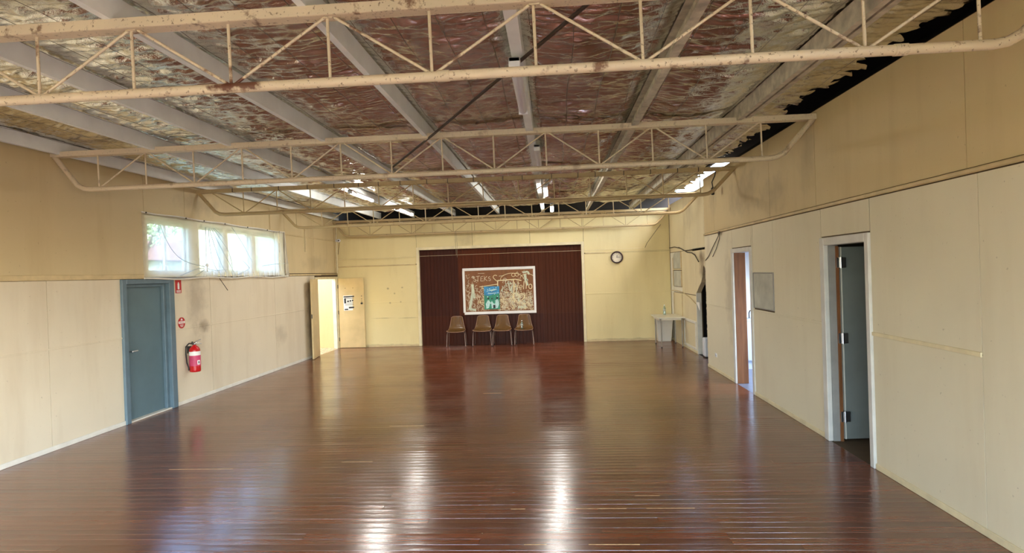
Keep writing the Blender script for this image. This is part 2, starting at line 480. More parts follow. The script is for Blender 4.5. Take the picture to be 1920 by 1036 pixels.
def sheetx(parent, x, t, mat, rects):
    for (y0, y1, z0, z1) in rects: box('panel', mat, parent, x, x + t, y0 + G, y1 - G, z0 + G, z1 - G)


sheetx(wall_left, -6.042, .008, 'left_low', [(8.92, 9.94, .0, 1.213), (8.92, 9.94, 1.217, 2.04), (9.94, 12.34, .0, 1.213), (9.94, 12.34, 1.217, 2.04), (12.34, 14.5, 0, 1.213), (12.34, 14.5, 1.217, 2.04), (6.6, 7.8, 0, 1.213), (6.6, 7.8, 1.217, 2.04), (4.2, 6.6, 0, 1.213), (4.2, 6.6, 1.217, 2.04), (1.8, 4.2, 0, 2.04), (-.6, 1.8, 0, 2.04), (-3, -.6, 0, 2.04)])
sheetx(wall_left, -6.042, .008, 'left_high', [(8.325, 9.3, 3.005, 3.615), (9.3, 12.2, 3.005, 3.615), (12.2, 12.9, 3.005, 3.615), (12.9, 14.5, 2.1, 2.98), (12.9, 14.5, 3.0, 3.615), (14.5, 16.07, 2.1, 2.98), (14.5, 16.07, 3.0, 3.615), (5.8, 8.325, 2.1, 3.615), (3.4, 5.8, 2.1, 3.615), (1, 3.4, 2.1, 3.615), (-1.4, 1, 2.1, 3.615), (-4, -1.4, 2.1, 3.615)])
box('rail', 'trim_tan', wall_left, -6.034, -6.012, 12.95, 14.9, 2.045, 2.085, bevel=.005)
box('rail', 'trim_tan', wall_left, -6.036, -6.012, -3, 8.3, 2.04, 2.105, bevel=.005)
box('rail', 'trim_tan', wall_left, -6.034, -6.018, 14.9, 16.07, 2.06, 2.085, bevel=.005)
box('rail', 'trim_tan', wall_left, -6.034, -6.016, 12.9, 16.07, 2.975, 3.0, bevel=.004)
box('cover_strip', 'left_low', wall_left, -6.036, -6.026, 8.93, 14.5, 1.205, 1.226, bevel=.003)
box('cover_strip', 'left_low', wall_left, -6.036, -6.026, 4.2, 7.8, 1.205, 1.226, bevel=.003)
box('cover_strip', 'left_high', wall_left, -6.036, -6.022, 12.22, 12.27, 3.06, 3.5, bevel=.003)
box('corner_bead', 'trim_cream', wall_left, -6.034, -5.995, 16.02, 16.075, 2.09, 3.4, bevel=.012)
bl = MB().bbox(XL, XL + .014, 8.93, 14.5, .0, .06, b=.004); bl.bbox(XL, XL + .014, 1, 7.8, .0, .06, b=.004)
struct(bl.build('baseboard_left', 'white_old', fix=False))

# ---- clerestory window
w1 = thing('window_1', '', ''); del w1['label'], w1['category']; struct(w1)
fx0, fx1 = -6.15, -6.03
fm = MB()
fm.bbox(fx0, fx1, 8.33, 12.84, 2.93, 3.0); fm.bbox(fx0, fx1 + .01, 8.33, 12.84, 2.06, 2.12)
fm.build('window_frame', 'window_frame', w1, fix=False)
for (a, b) in ((8.33, 8.40), (9.38, 9.68), (10.38, 10.58), (11.39, 11.60), (12.52, 12.84)):
    box('mullion', 'window_frame', w1, fx0, fx1 - .01, a, b, 2.12, 2.93, bevel=.006)
for (a, b) in ((8.40, 9.38), (9.68, 10.38), (10.58, 11.39), (11.60, 12.52)):
    s = MB(); xs0, xs1 = -6.13, -6.09
    s.bbox(xs0, xs1, a, a + .05, 2.12, 2.93); s.bbox(xs0, xs1, b - .05, b, 2.12, 2.93)
    s.bbox(xs0, xs1, a + .05, b - .05, 2.12, 2.17); s.bbox(xs0, xs1, a + .05, b - .05, 2.88, 2.93)
    if a < 9: s.bbox(xs0, xs1, 8.85, 8.90, 2.17, 2.88)
    sash = s.build('sash', 'window_frame', w1, fix=False)
    box('pane', 'glass', sash, -6.113, -6.107, a + .04, b - .04, 2.16, 2.89)

# ---- right-hand partition (near)
wr = MB()
for (y0, y1, z0, z1) in ((YN, -3.5, 0, 3.645), (-3.5, 1.0, 0, .8), (-3.5, 1.0, 3.2, 3.645), (1.0, 5.74, 0, 3.645), (5.74, 6.67, 2.18, 3.645), (6.67, 9.0, 0, 3.645), (9.0, 9.93, 2.19, 3.645), (9.93, 11.65, 0, 3.645)):  # leaves an unseen opening, added for daylight from behind the camera
    wr.box(2.973, 3.085, y0, y1, z0, z1)
wall_right = struct(wr.build('wall_right', 'dark_joint'))
sheetx(wall_right, XR, .008, 'right_low', [(4.3, 5.70, 0, 1.265), (4.3, 5.70, 1.265, 2.535), (5.71, 6.7, 2.225, 2.535), (6.70, 9.0, 0, 1.275), (6.70, 8.13, 1.275, 2.535), (8.13, 8.93, 1.83, 2.535), (8.93, 9.0, 1.275, 2.535), (9.0, 9.93, 2.23, 2.535), (9.93, 11.65, 0, 1.22), (9.93, 11.65, 1.22, 2.535), (2, 4.3, 0, 2.535), (1.0, 2, 0, 2.535), (-2.8, 1.0, 0, .8)])
sheetx(wall_right, XR, .008, 'right_high', [(4.4, 6.8, 2.58, 3.64), (6.8, 8.2, 2.58, 3.64), (8.2, 10.95, 2.58, 3.64), (10.95, 11.65, 2.58, 3.64), (2, 4.4, 2.58, 3.64), (1.0, 2, 2.58, 3.64), (-4, 1.0, 3.2, 3.64)])
box('rail', 'trim_tan', wall_right, XR - .028, XR + .004, 1.05, 11.65, 2.54, 2.575, bevel=.008)
box('cover_strip', 'trim_cream', wall_right, XR - .012, XR + .002, 4.3, 5.70, 1.25, 1.285, bevel=.003)
for k in range(5): box('mullion', 'window_frame', wall_right, XR, XR + .09, -3.5 + k * 1.125 - .04, -3.5 + k * 1.125 + .04, .8, 3.2)  # bars of the added, unseen side opening
box('cover_strip', 'right_low', wall_right, XR - .008, XR + .002, 6.71, 8.965, 1.262, 1.29, bevel=.003)
box('cover_strip', 'right_low', wall_right, XR - .008, XR + .002, 9.97, 11.64, 1.207, 1.234, bevel=.003)
box('wall_end', 'plaster_edge', wall_right, 2.966, 3.1, 11.65, 11.66, 0, 3.64)
br = MB()
for (a, b) in ((-4, 5.69), (6.72, 8.98), (9.95, 11.65)): br.bbox(XR - .014, XR, a, b, 0, .055, b=.004)
struct(br.build('baseboard_right', 'trim_cream', fix=False))

# ---- right-hand wall beyond the partition, with the broken opening in it
wf = MB()
HOLE = [(11.66, 0), (13.30, 0), (13.30, 1.36), (13.06, 1.50), (12.86, 1.60), (12.74, 1.72), (12.70, 1.84), (12.66, 1.93), (12.58, 1.97), (12.48, 1.90), (11.66, 1.90)]
wf.box(XF + .008, 3.3, 13.3, 16.2, 0, 3.62)
wf.box(XF + .008, 3.3, 11.66, 13.3, 2.3, 3.62)
wall_far = struct(wf.build('wall_right_far', 'dark_joint'))
xp = MB(); xp.prism([(13.296, 1.36), (13.06, 1.50), (12.86, 1.60), (12.74, 1.72), (12.70, 1.84), (12.66, 1.93), (12.58, 1.97), (12.48, 1.90), (11.664, 1.90), (11.664, 2.33), (13.296, 2.33)], 'x', XF, XF + .10)
xp.build('panel', 'right_far', wall_far)
sheetx(wall_far, XF, .008, 'right_far', [(11.66, 12.52, 2.34, 3.62), (12.52, 14.3, 2.34, 3.62), (14.3, 16.07, 2.34, 3.62)])
sheetx(wall_far, XF, .008, 'white_old', [(15.72, 16.07, 0, 2.335), (14.72, 15.72, 1.99, 2.335), (14.72, 15.72, 1.885, 1.88 + .02), (14.72, 15.72, 1.31, 1.45)])
sheetx(wall_far, XF, .008, 'right_far', [(13.30, 14.72, 1.31, 2.335), (14.72, 15.72, .0, 1.30), (13.30, 14.72, 0, 1.30)])
ar = [(14.75, 1.92), (15.69, 1.92), (15.69, 2.2), (15.6, 2.29), (15.4, 2.33), (14.75, 2.33)]
MB().prism(ar, 'x', XF - .006, XF + .004).build('niche_panel', 'grey_panel', wall_far)
box('niche_panel', 'grey_panel', wall_far, XF - .006, XF + .006, 14.80, 15.66, 1.46, 1.86)
for z0, z1 in ((1.46, 1.86), (1.92, 2.33)):
    box('niche_trim', 'trim_tan', wall_far, XF - .02, XF + .002, 14.70, 14.76, z0, z1, bevel=.004)
box('niche_trim', 'trim_tan', wall_far, XF - .018, XF + .002, 15.69, 15.72, 1.46, 2.2, bevel=.004)
box('niche_trim', 'trim_cream', wall_far, XF - .022, XF, 14.7, 15.75, 1.88, 1.91, bevel=.004)
box('niche_trim', 'trim_tan', wall_far, XF - .014, XF, 14.72, 14.76, .06, 1.28, bevel=.004)
box('niche_trim', 'trim_tan', wall_far, XF - .014, XF, 15.70, 15.73, .06, 1.28, bevel=.004)
# framed low panel beside the opening
lp = MB()
for a in ((13.36, 14.62, .66, .72), (13.36, 14.62, .06, .12), (13.36, 13.46, .12, .66), (14.52, 14.62, .12, .66)): lp.bbox(XF - .02, XF, *a)
lp.build('panel_frame', 'white_old', wall_far, fix=False)
box('opening_jamb', 'white_old', wall_far, XF - .006, XF + .10, 13.28, 13.32, 0, 1.36)
# recess behind the opening
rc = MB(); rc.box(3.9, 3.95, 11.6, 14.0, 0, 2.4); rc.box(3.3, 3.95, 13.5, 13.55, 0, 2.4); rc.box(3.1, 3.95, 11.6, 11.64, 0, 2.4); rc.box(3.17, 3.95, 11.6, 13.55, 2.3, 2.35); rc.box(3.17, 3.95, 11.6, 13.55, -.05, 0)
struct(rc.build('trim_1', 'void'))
pe = MB()                      # ragged plaster along the near edge
rr = random.Random(3)
for k in range(34):
    z = .05 + k * .058; d = .012 + .03 * rr.random()
    pe.bbox(2.975, 2.995 + d, 11.655, 11.68 + d * 1.4, z, z + .05 + .02 * rr.random(), b=.008)
stuff(pe.build('broken_edge', 'plaster_edge', wall_right, fix=False))
bf = MB().bbox(XF - .014, XF, 13.32, 16.06, 0, .055, b=.004); struct(bf.build('baseboard_right_far', 'trim_cream', fix=False))

# ---- back wall with the boarded stage opening
SX0, SX1, SZ = -3.69, .79, 2.655
wb = MB()
wb.box(-6.16, SX0 - .06, 16.088, 16.2, 0, 3.45); wb.box(SX1 + .06, 3.4, 16.088, 16.2, 0, 3.45); wb.box(SX0 - .06, SX1 + .06, 16.088, 16.2, SZ + .06, 3.45)
wb.box(-6.16, 3.4, 16.19, 16.3, -.02, 3.45)
wall_back = struct(wb.build('wall_back', 'dark_joint'))


def sheety(parent, y, t, mat, rects):
    for (x0, x1, z0, z1) in rects: box('panel', mat, parent, x0 + G, x1 - G, y - t, y, z0 + G, z1 - G)


sheety(wall_back, 16.088, .008, 'back', [(-6.03, SX0 - .07, 0, 1.24), (-6.03, SX0 - .07, 1.24, 2.26), (-6.03, SX0 - .07, 2.28, 3.45), (SX0 - .07, -2.19, SZ + .065, 3.45), (-2.19, -.6, SZ + .065, 3.45), (-.6, SX1 + .07, SZ + .065, 3.45), (SX1 + .07, 3.165, 0, 1.30), (SX1 + .07, 3.165, 1.30, 2.40), (SX1 + .07, 3.165, 2.42, 3.45)])
box('rail', 'trim_tan', wall_back, -6.0, SX0 - .1, 16.064, 16.082, 2.255, 2.285, bevel=.005)
box('rail', 'trim_tan', wall_back, SX1 + .1, 1.6, 16.064, 16.082, 2.395, 2.425, bevel=.005)
box('cover_strip', 'back', wall_back, -6.03, SX0 - .08, 16.074, 16.082, 1.23, 1.25, bevel=.002)
box('cover_strip', 'back', wall_back, SX1 + .08, 3.165, 16.074, 16.082, 1.29, 1.31, bevel=.002)
box('cover_strip', 'back', wall_back, 1.6, 3.165, 16.074, 16.082, 2.40, 2.42, bevel=.002)
box('top_plate', 'trim_tan', wall_back, -6.03, 3.165, 16.03, 16.085, 3.40, 3.47, bevel=.006)
st = MB()
st.bbox(SX0 - .075, SX0, 16.05, 16.20, 0, SZ + .075); st.bbox(SX1, SX1 + .075, 16.05, 16.20, 0, SZ + .075); st.bbox(SX0, SX1, 16.05, 16.20, SZ, SZ + .075)
struct(st.build('trim_2', 'trim_cream', fix=False))
bb = MB().bbox(-5.2, SX0 - .08, 16.066, 16.08, 0, .05, b=.004); bb.bbox(SX1 + .08, 3.15, 16.066, 16.08, 0, .05, b=.004)
struct(bb.build('baseboard_back', 'trim_tan', fix=False))
# grooved sheets closing the stage
stage = thing('stage_screen', 'dark red-brown grooved timber sheets closing the wide stage opening in the back wall', 'stage screen', (0, 16.16, 0))
cuts = [SX0, -2.62, -1.46, -.29, SX1]
for a, b in zip(cuts[:-1], cuts[1:]):
    for z0, z1 in ((0.0, .80), (.803, SZ)):
        m = MB(); xs = []; x = a + .003
        pr = [(a + .002, 0)]
        n = max(2, round((b - a) / .095)); w = (b - a - .004) / n
        for k in range(n):
            q = a + .002 + k * w
            if k: pr += [(q - .004, 0), (q, .006), (q + .004, 0)]
        pr.append((b - .002, 0))
        v = [(p, y, z) for z in (z0, z1) for p, y in pr] ; N = len(pr)
        f = [(i, i + 1, N + i + 1, N + i) for i in range(N - 1)]
        m.add(v, f)
        m.add([(a + .002, .02, z0), (b - .002, .02, z0), (b - .002, .02, z1), (a + .002, .02, z1)], [(3, 2, 1, 0)])
        sh_ = m.build('sheet', 'ply', stage, fix=False)
        k_ = cuts.index(a); sh_.color = [(.66, .56, .66, 1), (1.3, 1.1, .7, 1), (.85, .75, .66, 1), (.72, .60, .52, 1)][k_] if z0 > 0 else [(.68, .52, .48, 1), (.72, .56, .46, 1), (.68, .52, .46, 1), (.64, .5, .44, 1)][k_]

# ---- wall behind the camera: broad unseen openings added to let daylight in
wn_ = MB()
for (x0, x1, z0, z1) in ((-6.16, -5.7, 0, 3.6), (2.7, 3.1, 0, 3.6), (-5.7, 2.7, 0, .45), (-5.7, 2.7, 3.05, 3.6)): wn_.box(x0, x1, YN - .12, YN, z0, z1)
wall_near = struct(wn_.build('wall_near', 'left_low'))
for k in range(7):
    x = -5.7 + k * 1.4
    box('mullion', 'window_frame', wall_near, x - .04, x + .04, YN - .1, YN - .02, .45, 3.05)

# ---- ceiling: roof sheeting, purlins, foil, netting
ceil = struct(MB().box(-6.6, 3.62, YN - .3, 11.66, 4.02, 4.06).box(-6.6, 3.36, 11.66, 16.5, 4.02, 4.06).build('ceiling', 'void'))
PX = [(-5.95, .045), (-4.75, .05), (-3.80, .045), (-2.66, .05), (-1.45, .05), (-.255, .085), (.94, .07), (2.10, .17)]
for i, (x, w) in enumerate(PX):
    xs = {4: .22, 5: .20, 6: .14, 7: .1}.get(i, .0)
    m = MB()
    zA, zB, tk = 3.56, 3.72, .006
    if i == 7:
        m.box(x, x + .05, YN, 16.0, zA, zB); m.box(x + .10, x + .15, YN, 16.0, zA + .02, zB); m.box(x + .05, x + .10, YN, 16.0, zA + .05, zA + .09)
    else:
        # rolled channel: web with two flanges and small lips
        m.box(x, x + w, YN, 16.0, zA, zA + tk)
        m.box(x, x + w, YN, 16.0, zB - tk, zB)
        m.box(x + w - tk * 2, x + w, YN, 16.0, zA + tk, zB - tk)
        m.box(x, x + tk, YN, 16.0, zA + tk, zA + .022)
    m.build('purlin', 'purlin' if i < 6 else 'purlin_old', ceil, fix=False)


def vnoise(x, y, seed):
    r = np.random.default_rng(seed); T = r.random((256, 256)) * 2 - 1
    xi = np.floor(x).astype(int); yi = np.floor(y).astype(int); fx = x - xi; fy = y - yi
    fx = fx * fx * (3 - 2 * fx); fy = fy * fy * (3 - 2 * fy)
    g = lambda a, b: T[a & 255, b & 255]
    return (g(xi, yi) * (1 - fx) + g(xi + 1, yi) * fx) * (1 - fy) + (g(xi, yi + 1) * (1 - fx) + g(xi + 1, yi + 1) * fx) * fy


def foil_z(X, Y):
    warp = .10 * vnoise(X * 1.1, Y * .9, 1) + .05 * vnoise(X * 3, Y * 2, 2)
    r1 = 1 - np.abs(vnoise(X * .9 + 7, (Y + warp) * 6.0, 3))
    r2 = 1 - np.abs(vnoise(X * 3.0, (Y + warp) * 11.0, 4))
    r3 = vnoise(X * 9, Y * 16, 5); r4 = vnoise(X * 22, Y * 30, 6)
    w2 = .045 * vnoise(X * 1.6 + 3, Y * 1.3, 12) + .018 * vnoise(X * 5, Y * 4, 13) + .006 * vnoise(X * 14, Y * 14, 14)
    amp = np.clip(.75 + .7 * vnoise(X * 1.2, Y * 1.5 + 9, 15), .15, 1.25)
    c = 1 - np.abs(np.sin(np.pi * (Y + w2) / .082))          # pressed over the ribs of the roof sheets
    return .022 * r1 ** 2 + .016 * r2 ** 2 + .013 * r3 + .008 * r4 + .026 * amp * c


def foil_sheet(x0, x1, edge=False):
    nx = max(4, int((x1 - x0) / .045))
    u = np.linspace(0, 1, nx + 1); Yl = np.concatenate([np.arange(YN, 2.6, .06), np.arange(2.6, 9.0, .0135), np.arange(9.0, 15.2, .02)]); ny = len(Yl) - 1
    U, Yg = np.meshgrid(u, Yl)
    Xg = x0 + (x1 - x0) * U
    if edge:
        e = 2.74 + .06 * vnoise(Yg * 1.2, Yg * 0 + 3, 21) + .10 * vnoise(Yg * 15, Yg * 0, 22) + .16 * np.clip((6.5 - Yg) / 3, 0, 1) + .22 * np.clip((Yg - 10.5) / 1.5, 0, 1)
        Xg = x0 + (e - x0) * U
    jit = .005
    Xj = Xg + jit * vnoise(Xg * 40, Yg * 40, 8) * (U > 0) * (U < 1); Yj = Yg + jit * vnoise(Xg * 40, Yg * 40, 9)
    sag = .10 * (4 * U * (1 - U)) ** .8 if not edge else .05 * U
    Z = 3.745 - sag * (.6 + .4 * vnoise(Xg * .6, Yg * .5, 10)) + (foil_z(Xg, Yg) - .03) * (np.clip(np.minimum(U, 1 - U) * 12, .4, 1) if not edge else 1.)
    V = np.stack([Xj, Yj, Z], -1).reshape(-1, 3)
    i = np.arange(ny)[:, None] * (nx + 1) + np.arange(nx)[None, :]
    a, b, c2, d = i, i + 1, i + nx + 2, i + nx + 1
    flip = RNG.random(a.shape) < .5
    t1 = np.where(flip[..., None], np.stack([a, c2, b], -1), np.stack([a, d, b], -1))
    t2 = np.where(flip[..., None], np.stack([a, d, c2], -1), np.stack([b, d, c2], -1))
    F = np.concatenate([t1.reshape(-1, 3), t2.reshape(-1, 3)])
    me = bpy.data.meshes.new('foil_sheet')
    me.vertices.add(len(V)); me.vertices.foreach_set('co', V.ravel())
    me.loops.add(F.size); me.loops.foreach_set('vertex_index', F.ravel().astype(np.int32))
    me.polygons.add(len(F)); me.polygons.foreach_set('loop_start', (np.arange(len(F)) * 3).astype(np.int32))
    me.update(calc_edges=True); me.validate()
    me.materials.append(MT['foil'])
    o = bpy.data.objects.new('foil_sheet', me); COL.objects.link(o); o.parent = ceil


edges = [-6.16] + [x + .03 for x, w in PX]
for a, b in zip(edges[:-1], edges[1:]): foil_sheet(a, b)
foil_sheet(edges[-1], 2.8, True)
# wire netting that carries the foil
nt = MB()
for x in np.arange(-5.8, 2.7, .30):
    if min(abs(x - p) for p, w in PX) < .06: continue
    ys = np.arange(YN, 15.2, .4)
    k = min((x - a) / (b - a) for a, b in zip(edges[:-1], edges[1:]) if a <= x <= b) if x < edges[-1] else .4
    nt.tube([(x + .012 * math.sin(y * 3 + x), y, 3.70 - .06 * math.sin(math.pi * k) + .006 * math.sin(y * 7 + x * 5)) for y in ys], .0022, 3, cap=False)
stuff(nt.build('wire_netting', 'netting', ceil, fix=False))

# ---- outer shell, added so that daylight only enters where it should
sh = MB()
sh.box(-6.3, -6.16, YN, 16.3, 3.50, 4.02)            # eaves left
sh.box(3.55, 3.6, 1.4, 11.62, 2.6, 4.02); sh.box(3.09, 3.6, YN, 1.4, 3.62, 3.66)              # cavity behind the right-hand wall
sh.box(3.085, 3.6, 1.4, 11.62, 2.58, 2.62)
sh.box(-6.3, 4.0, 16.5, 16.56, 3.3, 4.02); sh.box(-6.3, 3.0, 16.2, 16.56, 3.4, 3.44)
sh.box(3.0, 4.0, YN - .2, YN, 0, 4.02); sh.box(-6.5, 4, YN - .2, YN, 3.6, 4.02)
struct(sh.build('daylight_shell', 'void'))

# ---- rooms seen through the right-hand doors
kr = MB()
kr.box(3.09, 5.6, 11.50, 11.55, 0, 2.6); kr.box(3.09, 5.6, 7.75, 7.8, 0, 2.6); kr.box(3.085, 5.6, 7.8, 11.5, 2.55, 2.58)
kr.box(5.55, 5.6, 7.8, 11.5, 0, .9); kr.box(5.55, 5.6, 7.8, 11.5, 2.2, 2.6); kr.box(5.6, 6.7, 7.6, 11.7, 2.25, 2.3); kr.box(5.55, 5.6, 7.8, 8.1, .9, 2.2); kr.box(5.55, 5.6, 11.3, 11.5, .9, 2.2)  # includes an unseen eave added outside the window to block sun
struct(kr.build('wall_kitchen', 'kitchen_white'))
struct(MB().box(2.97, 5.6, 7.8, 11.5, -.03, -.001).build('floor_kitchen', 'kitchen_floor'))
portal('kitchen_daylight', (5.58, 9.7, 1.55), (0, HP, 0), 1.3, 3.2)
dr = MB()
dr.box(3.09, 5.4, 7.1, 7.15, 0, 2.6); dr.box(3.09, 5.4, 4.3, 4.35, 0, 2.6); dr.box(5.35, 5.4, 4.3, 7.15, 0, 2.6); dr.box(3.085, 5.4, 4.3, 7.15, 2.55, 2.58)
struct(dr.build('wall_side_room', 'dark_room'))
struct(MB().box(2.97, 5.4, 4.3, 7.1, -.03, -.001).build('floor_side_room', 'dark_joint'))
# vestibule behind the double door
ve = MB()
ve.box(-8.6, -6.17, 16.16, 16.22, 0, 3.4); ve.box(-8.6, -8.55, 13.6, 16.2, 0, 2.9); ve.box(-8.6, -6.17, 13.6, 13.65, 0, 3.4)
struct(ve.build('wall_vestibule', 'back'))
struct(MB().box(-8.6, -6.03, 13.65, 16.2, -.03, -.001).build('floor_vestibule', 'speckle'))


# ------------------------------------------------------------------ doors
def hinge(parent, y, z, x):
    h = MB(); h.tube([(x, y, z - .05), (x, y, z + .05)], .009, 8); h.box(x - .03, x, y - .002, y + .004, z - .05, z + .05)
    return h.build('hinge', 'chrome', parent)


# blue exit door, left wall
d1 = thing('door_1', '', ''); del d1['label'], d1['category']; struct(d1)
f = MB()
f.bbox(-6.16, -6.0, 8.80, 8.92, 0, 2.035); f.bbox(-6.16, -6.0, 7.79, 7.88, 0, 2.035); f.bbox(-6.16, -6.0, 7.88, 8.80, 1.965, 2.035)
f.bbox(-6.16, -6.06, 8.74, 8.80, 0, 1.965); f.bbox(-6.16, -6.06, 7.88, 7.92, 0, 1.965); f.bbox(-6.16, -6.06, 7.92, 8.74, 1.92, 1.965)
f.build('door_frame', 'blue_frame', d1, fix=False)
lf = box('door_leaf', 'blue_door', d1, -6.15, -6.105, 7.92, 8.74, .02, 1.92, bevel=.004)
k = MB(); k.tube([(-6.10, 8.0, 1.0), (-6.04, 8.0, 1.0)], .012, 8); k.tube([(-6.045, 8.0, 1.0), (-6.045, 8.11, 1.0)], .01, 8); k.build('handle', 'chrome', lf)
box('threshold', 'white_old', d1, -6.16, -6.02, 7.88, 8.80, 0, .02, bevel=.005)

# pale double door, left wall, both leaves swung into the hall
d2 = thing('door_2', '', ''); del d2['label'], d2['category']; struct(d2)
f = MB()
f.bbox(-6.16, -6.02, 14.52, 14.58, 0, 2.0); f.bbox(-6.16, -6.02, 16.03, 16.078, 0, 2.0); f.bbox(-6.16, -6.02, 14.58, 16.03, 1.94, 2.0)
f.build('door_frame', 'trim_cream', d2, fix=False)
box('door_jamb', 'white_old', d2, -6.16, -6.06, 15.99, 16.03, 0, 1.94)
e1 = bpy.data.objects.new('door_leaf', MB().bbox(0, .74, -.02, .02, .01, 1.95, b=.004).mesh('door_leaf')); e1.data.materials.append(MT['tan_door']); COL.objects.link(e1)
e1.parent = d2; e1.location = (-6.0, 14.57, 0); e1.rotation_euler = (0, 0, math.radians(-79))
box('latch', 'dark_metal', e1, .735, .745, -.012, .012, 1.0, 1.1)
e2 = bpy.data.objects.new('door_leaf', MB().bbox(0, .73, -.02, .02, .01, 1.95, b=.004).mesh('door_leaf')); e2.data.materials.append(MT['tan_door']); COL.objects.link(e2)
e2.parent = d2; e2.location = (-5.99, 16.02, 0); e2.rotation_euler = (0, 0, math.radians(-1))
for z in (.25, 1.0, 1.72): h = MB().tube([(-.008, -.026, z - .05), (-.008, -.026, z + .05)], .010, 8).build('hinge', 'dark_metal', e2)
for z in (1.30, 1.36, 1.44): MB().tube([(.66, -.020, z), (.66, -.026, z)], .012, 8).build('bolt_hole', 'dark_metal', e2)
k = MB(); k.tube([(.675, -.02, 1.24), (.675, -.05, 1.24)], .016, 10); k.tube([(.675, -.05, 1.24), (.675, -.085, 1.24)], .028, 12); k.build('handle', 'dark_metal', e2)
for x in (.2, .42): MB().tube([(x, -.020, 1.67), (x, -.024, 1.67)], .010, 8).build('screw_plug', 'dark_joint', e2)

# kitchen doorway with brown leaf
d3 = thing('door_3', '', ''); del d3['label'], d3['category']; struct(d3)
f = MB()
f.bbox(2.945, 2.975, 9.872, 9.96, 0, 2.22); f.bbox(2.945, 3.10, 8.97, 9.05, 0, 2.22); f.bbox(2.945, 3.10, 9.05, 9.90, 2.15, 2.22)
f.build('door_frame', 'grey_frame', d3, fix=False)
box('door_jamb', 'brown_door', d3, 2.975, 3.155, 9.872, 9.90, .0, 2.15, bevel=.003)

# side-room doorway with grey leaf
d4 = thing('door_4', '', ''); del d4['label'], d4['category']; struct(d4)
f = MB()
f.bbox(2.94, 2.99, 6.60, 6.70, 0, 2.215); f.bbox(2.94, 2.99, 5.70, 5.77, 0, 2.215); f.bbox(2.94, 2.99, 5.77, 6.60, 2.13, 2.215)
f.build('door_frame', 'grey_frame', d4, fix=False)
j = MB(); j.box(2.99, 3.09, 6.60, 6.67, 0, 2.13); j.box(2.99, 3.09, 5.74, 5.77, 0, 2.13); j.box(2.99, 3.09, 5.77, 6.60, 2.13, 2.18)
j.build('door_jamb', 'grey_jamb', d4, fix=False)
box('jamb_stop', 'brown_door', d4, 3.062, 3.092, 6.585, 6.602, 0, 2.12)
lf = bpy.data.objects.new('door_leaf', MB().bbox(0, .82, 0, .04, .015, 2.11, b=.003).mesh('door_leaf')); lf.data.materials.append(MT['grey_door']); COL.objects.link(lf)
lf.parent = d4; lf.location = (3.125, 6.62, 0); lf.rotation_euler = (0, 0, math.radians(4))
box('leaf_edge', 'white_old', lf, -.002, .012, -.002, .042, .015, 2.11)
for z in (.27, 1.12, 1.94):
    h = MB(); h.tube([(3.105, 6.568, z - .06), (3.105, 6.568, z + .06)], .013, 8); h.box(3.065, 3.16, 6.572, 6.580, z - .055, z + .055)
    h.build('hinge', 'chrome', d4)


# ------------------------------------------------------------------ roof trusses
def truss(Y, zt, zb, a, d, kmin, kmax, odd_low, label, xl, xr, mat, rod=.0095, chord=.030, marks=None):
    """zt underside of the top chord, zb axis of the bottom pipe"""
    o = thing('roof_truss', label, 'truss', (0, Y, zb), 0, 'steel roof trusses across the hall')
    L = lambda z: z - zb
    m = MB()                                            # back-to-back angles with a slot
    h, w = .062, .098
    m.bbox(xl, xr, -w / 2, -w / 2 + .008, L(zt), L(zt) + h, b=.002); m.bbox(xl, xr, w / 2 - .008, w / 2, L(zt), L(zt) + h, b=.002)
    m.bbox(xl, xr, -w / 2 + .008, w / 2 - .008, L(zt), L(zt) + .008, b=.002)
    top = m.build('top_chord', mat, o, fix=False)
    if marks:
        for x in marks: box('joint_band', 'cable', top, x - .006, x + .006, -w / 2 - .003, w / 2 + .003, L(zt) - .003, L(zt) + h + .002)
    b = MB(); e = .45
    arc = lambda x, sgn: [(x - sgn * .52, 0, 0), (x - sgn * .42, 0, .012), (x - sgn * .34, 0, .055), (x - sgn * .02, 0, L(zt) + .01)]
    b.tube([(xl + .02, 0, L(zt) + .01), (xl + .30, 0, .055), (xl + .38, 0, .012), (xl + .48, 0, 0)] + [(xl + .48 + (xr - xl - .98) * q / 12, 0, 0) for q in range(1, 13)] + arc(xr, 1)[1:], chord, 12)
    bot = b.build('bottom_chord', mat, o, fix=False)
    for x in (a + 2.1 * d, a + 6.3 * d):                # pipe sleeves
        if xl + .6 < x < xr - .6: MB().tube([(x - .035, 0, 0), (x + .035, 0, 0)], chord + .004, 12).build('pipe_sleeve', mat, bot, fix=False)
    zT, zB = L(zt) + .002, chord * .6
    for k in range(kmin, kmax + 1):
        x = a + k * d
        if not xl + .3 < x < xr - .3: continue
        MB().tube([(x - .006, 0, zB), (x - .012, 0, zT)], rod, 7).build('upright', mat, o, fix=False)
        low = (k % 2 == 1) == odd_low
        if low:
            for s in (-1, 1):
                xe = x + s * d
                if xl + .12 < xe < xr - .12:
                    MB().tube([(x + s * .012, 0, zB), (xe - s * .03, 0, zT)], rod * .95, 7).build('diagonal', mat, o, fix=False)
    for k in range(kmin, kmax + 1):                     # weld plates at the upper nodes
        x = a + k * d
        if (k % 2 == 1) != odd_low and xl + .3 < x < xr - .3:
            box('weld_plate', mat, o, x - .035, x + .025, -.02, .02, L(zt) - .006, L(zt) + .001)
    return o


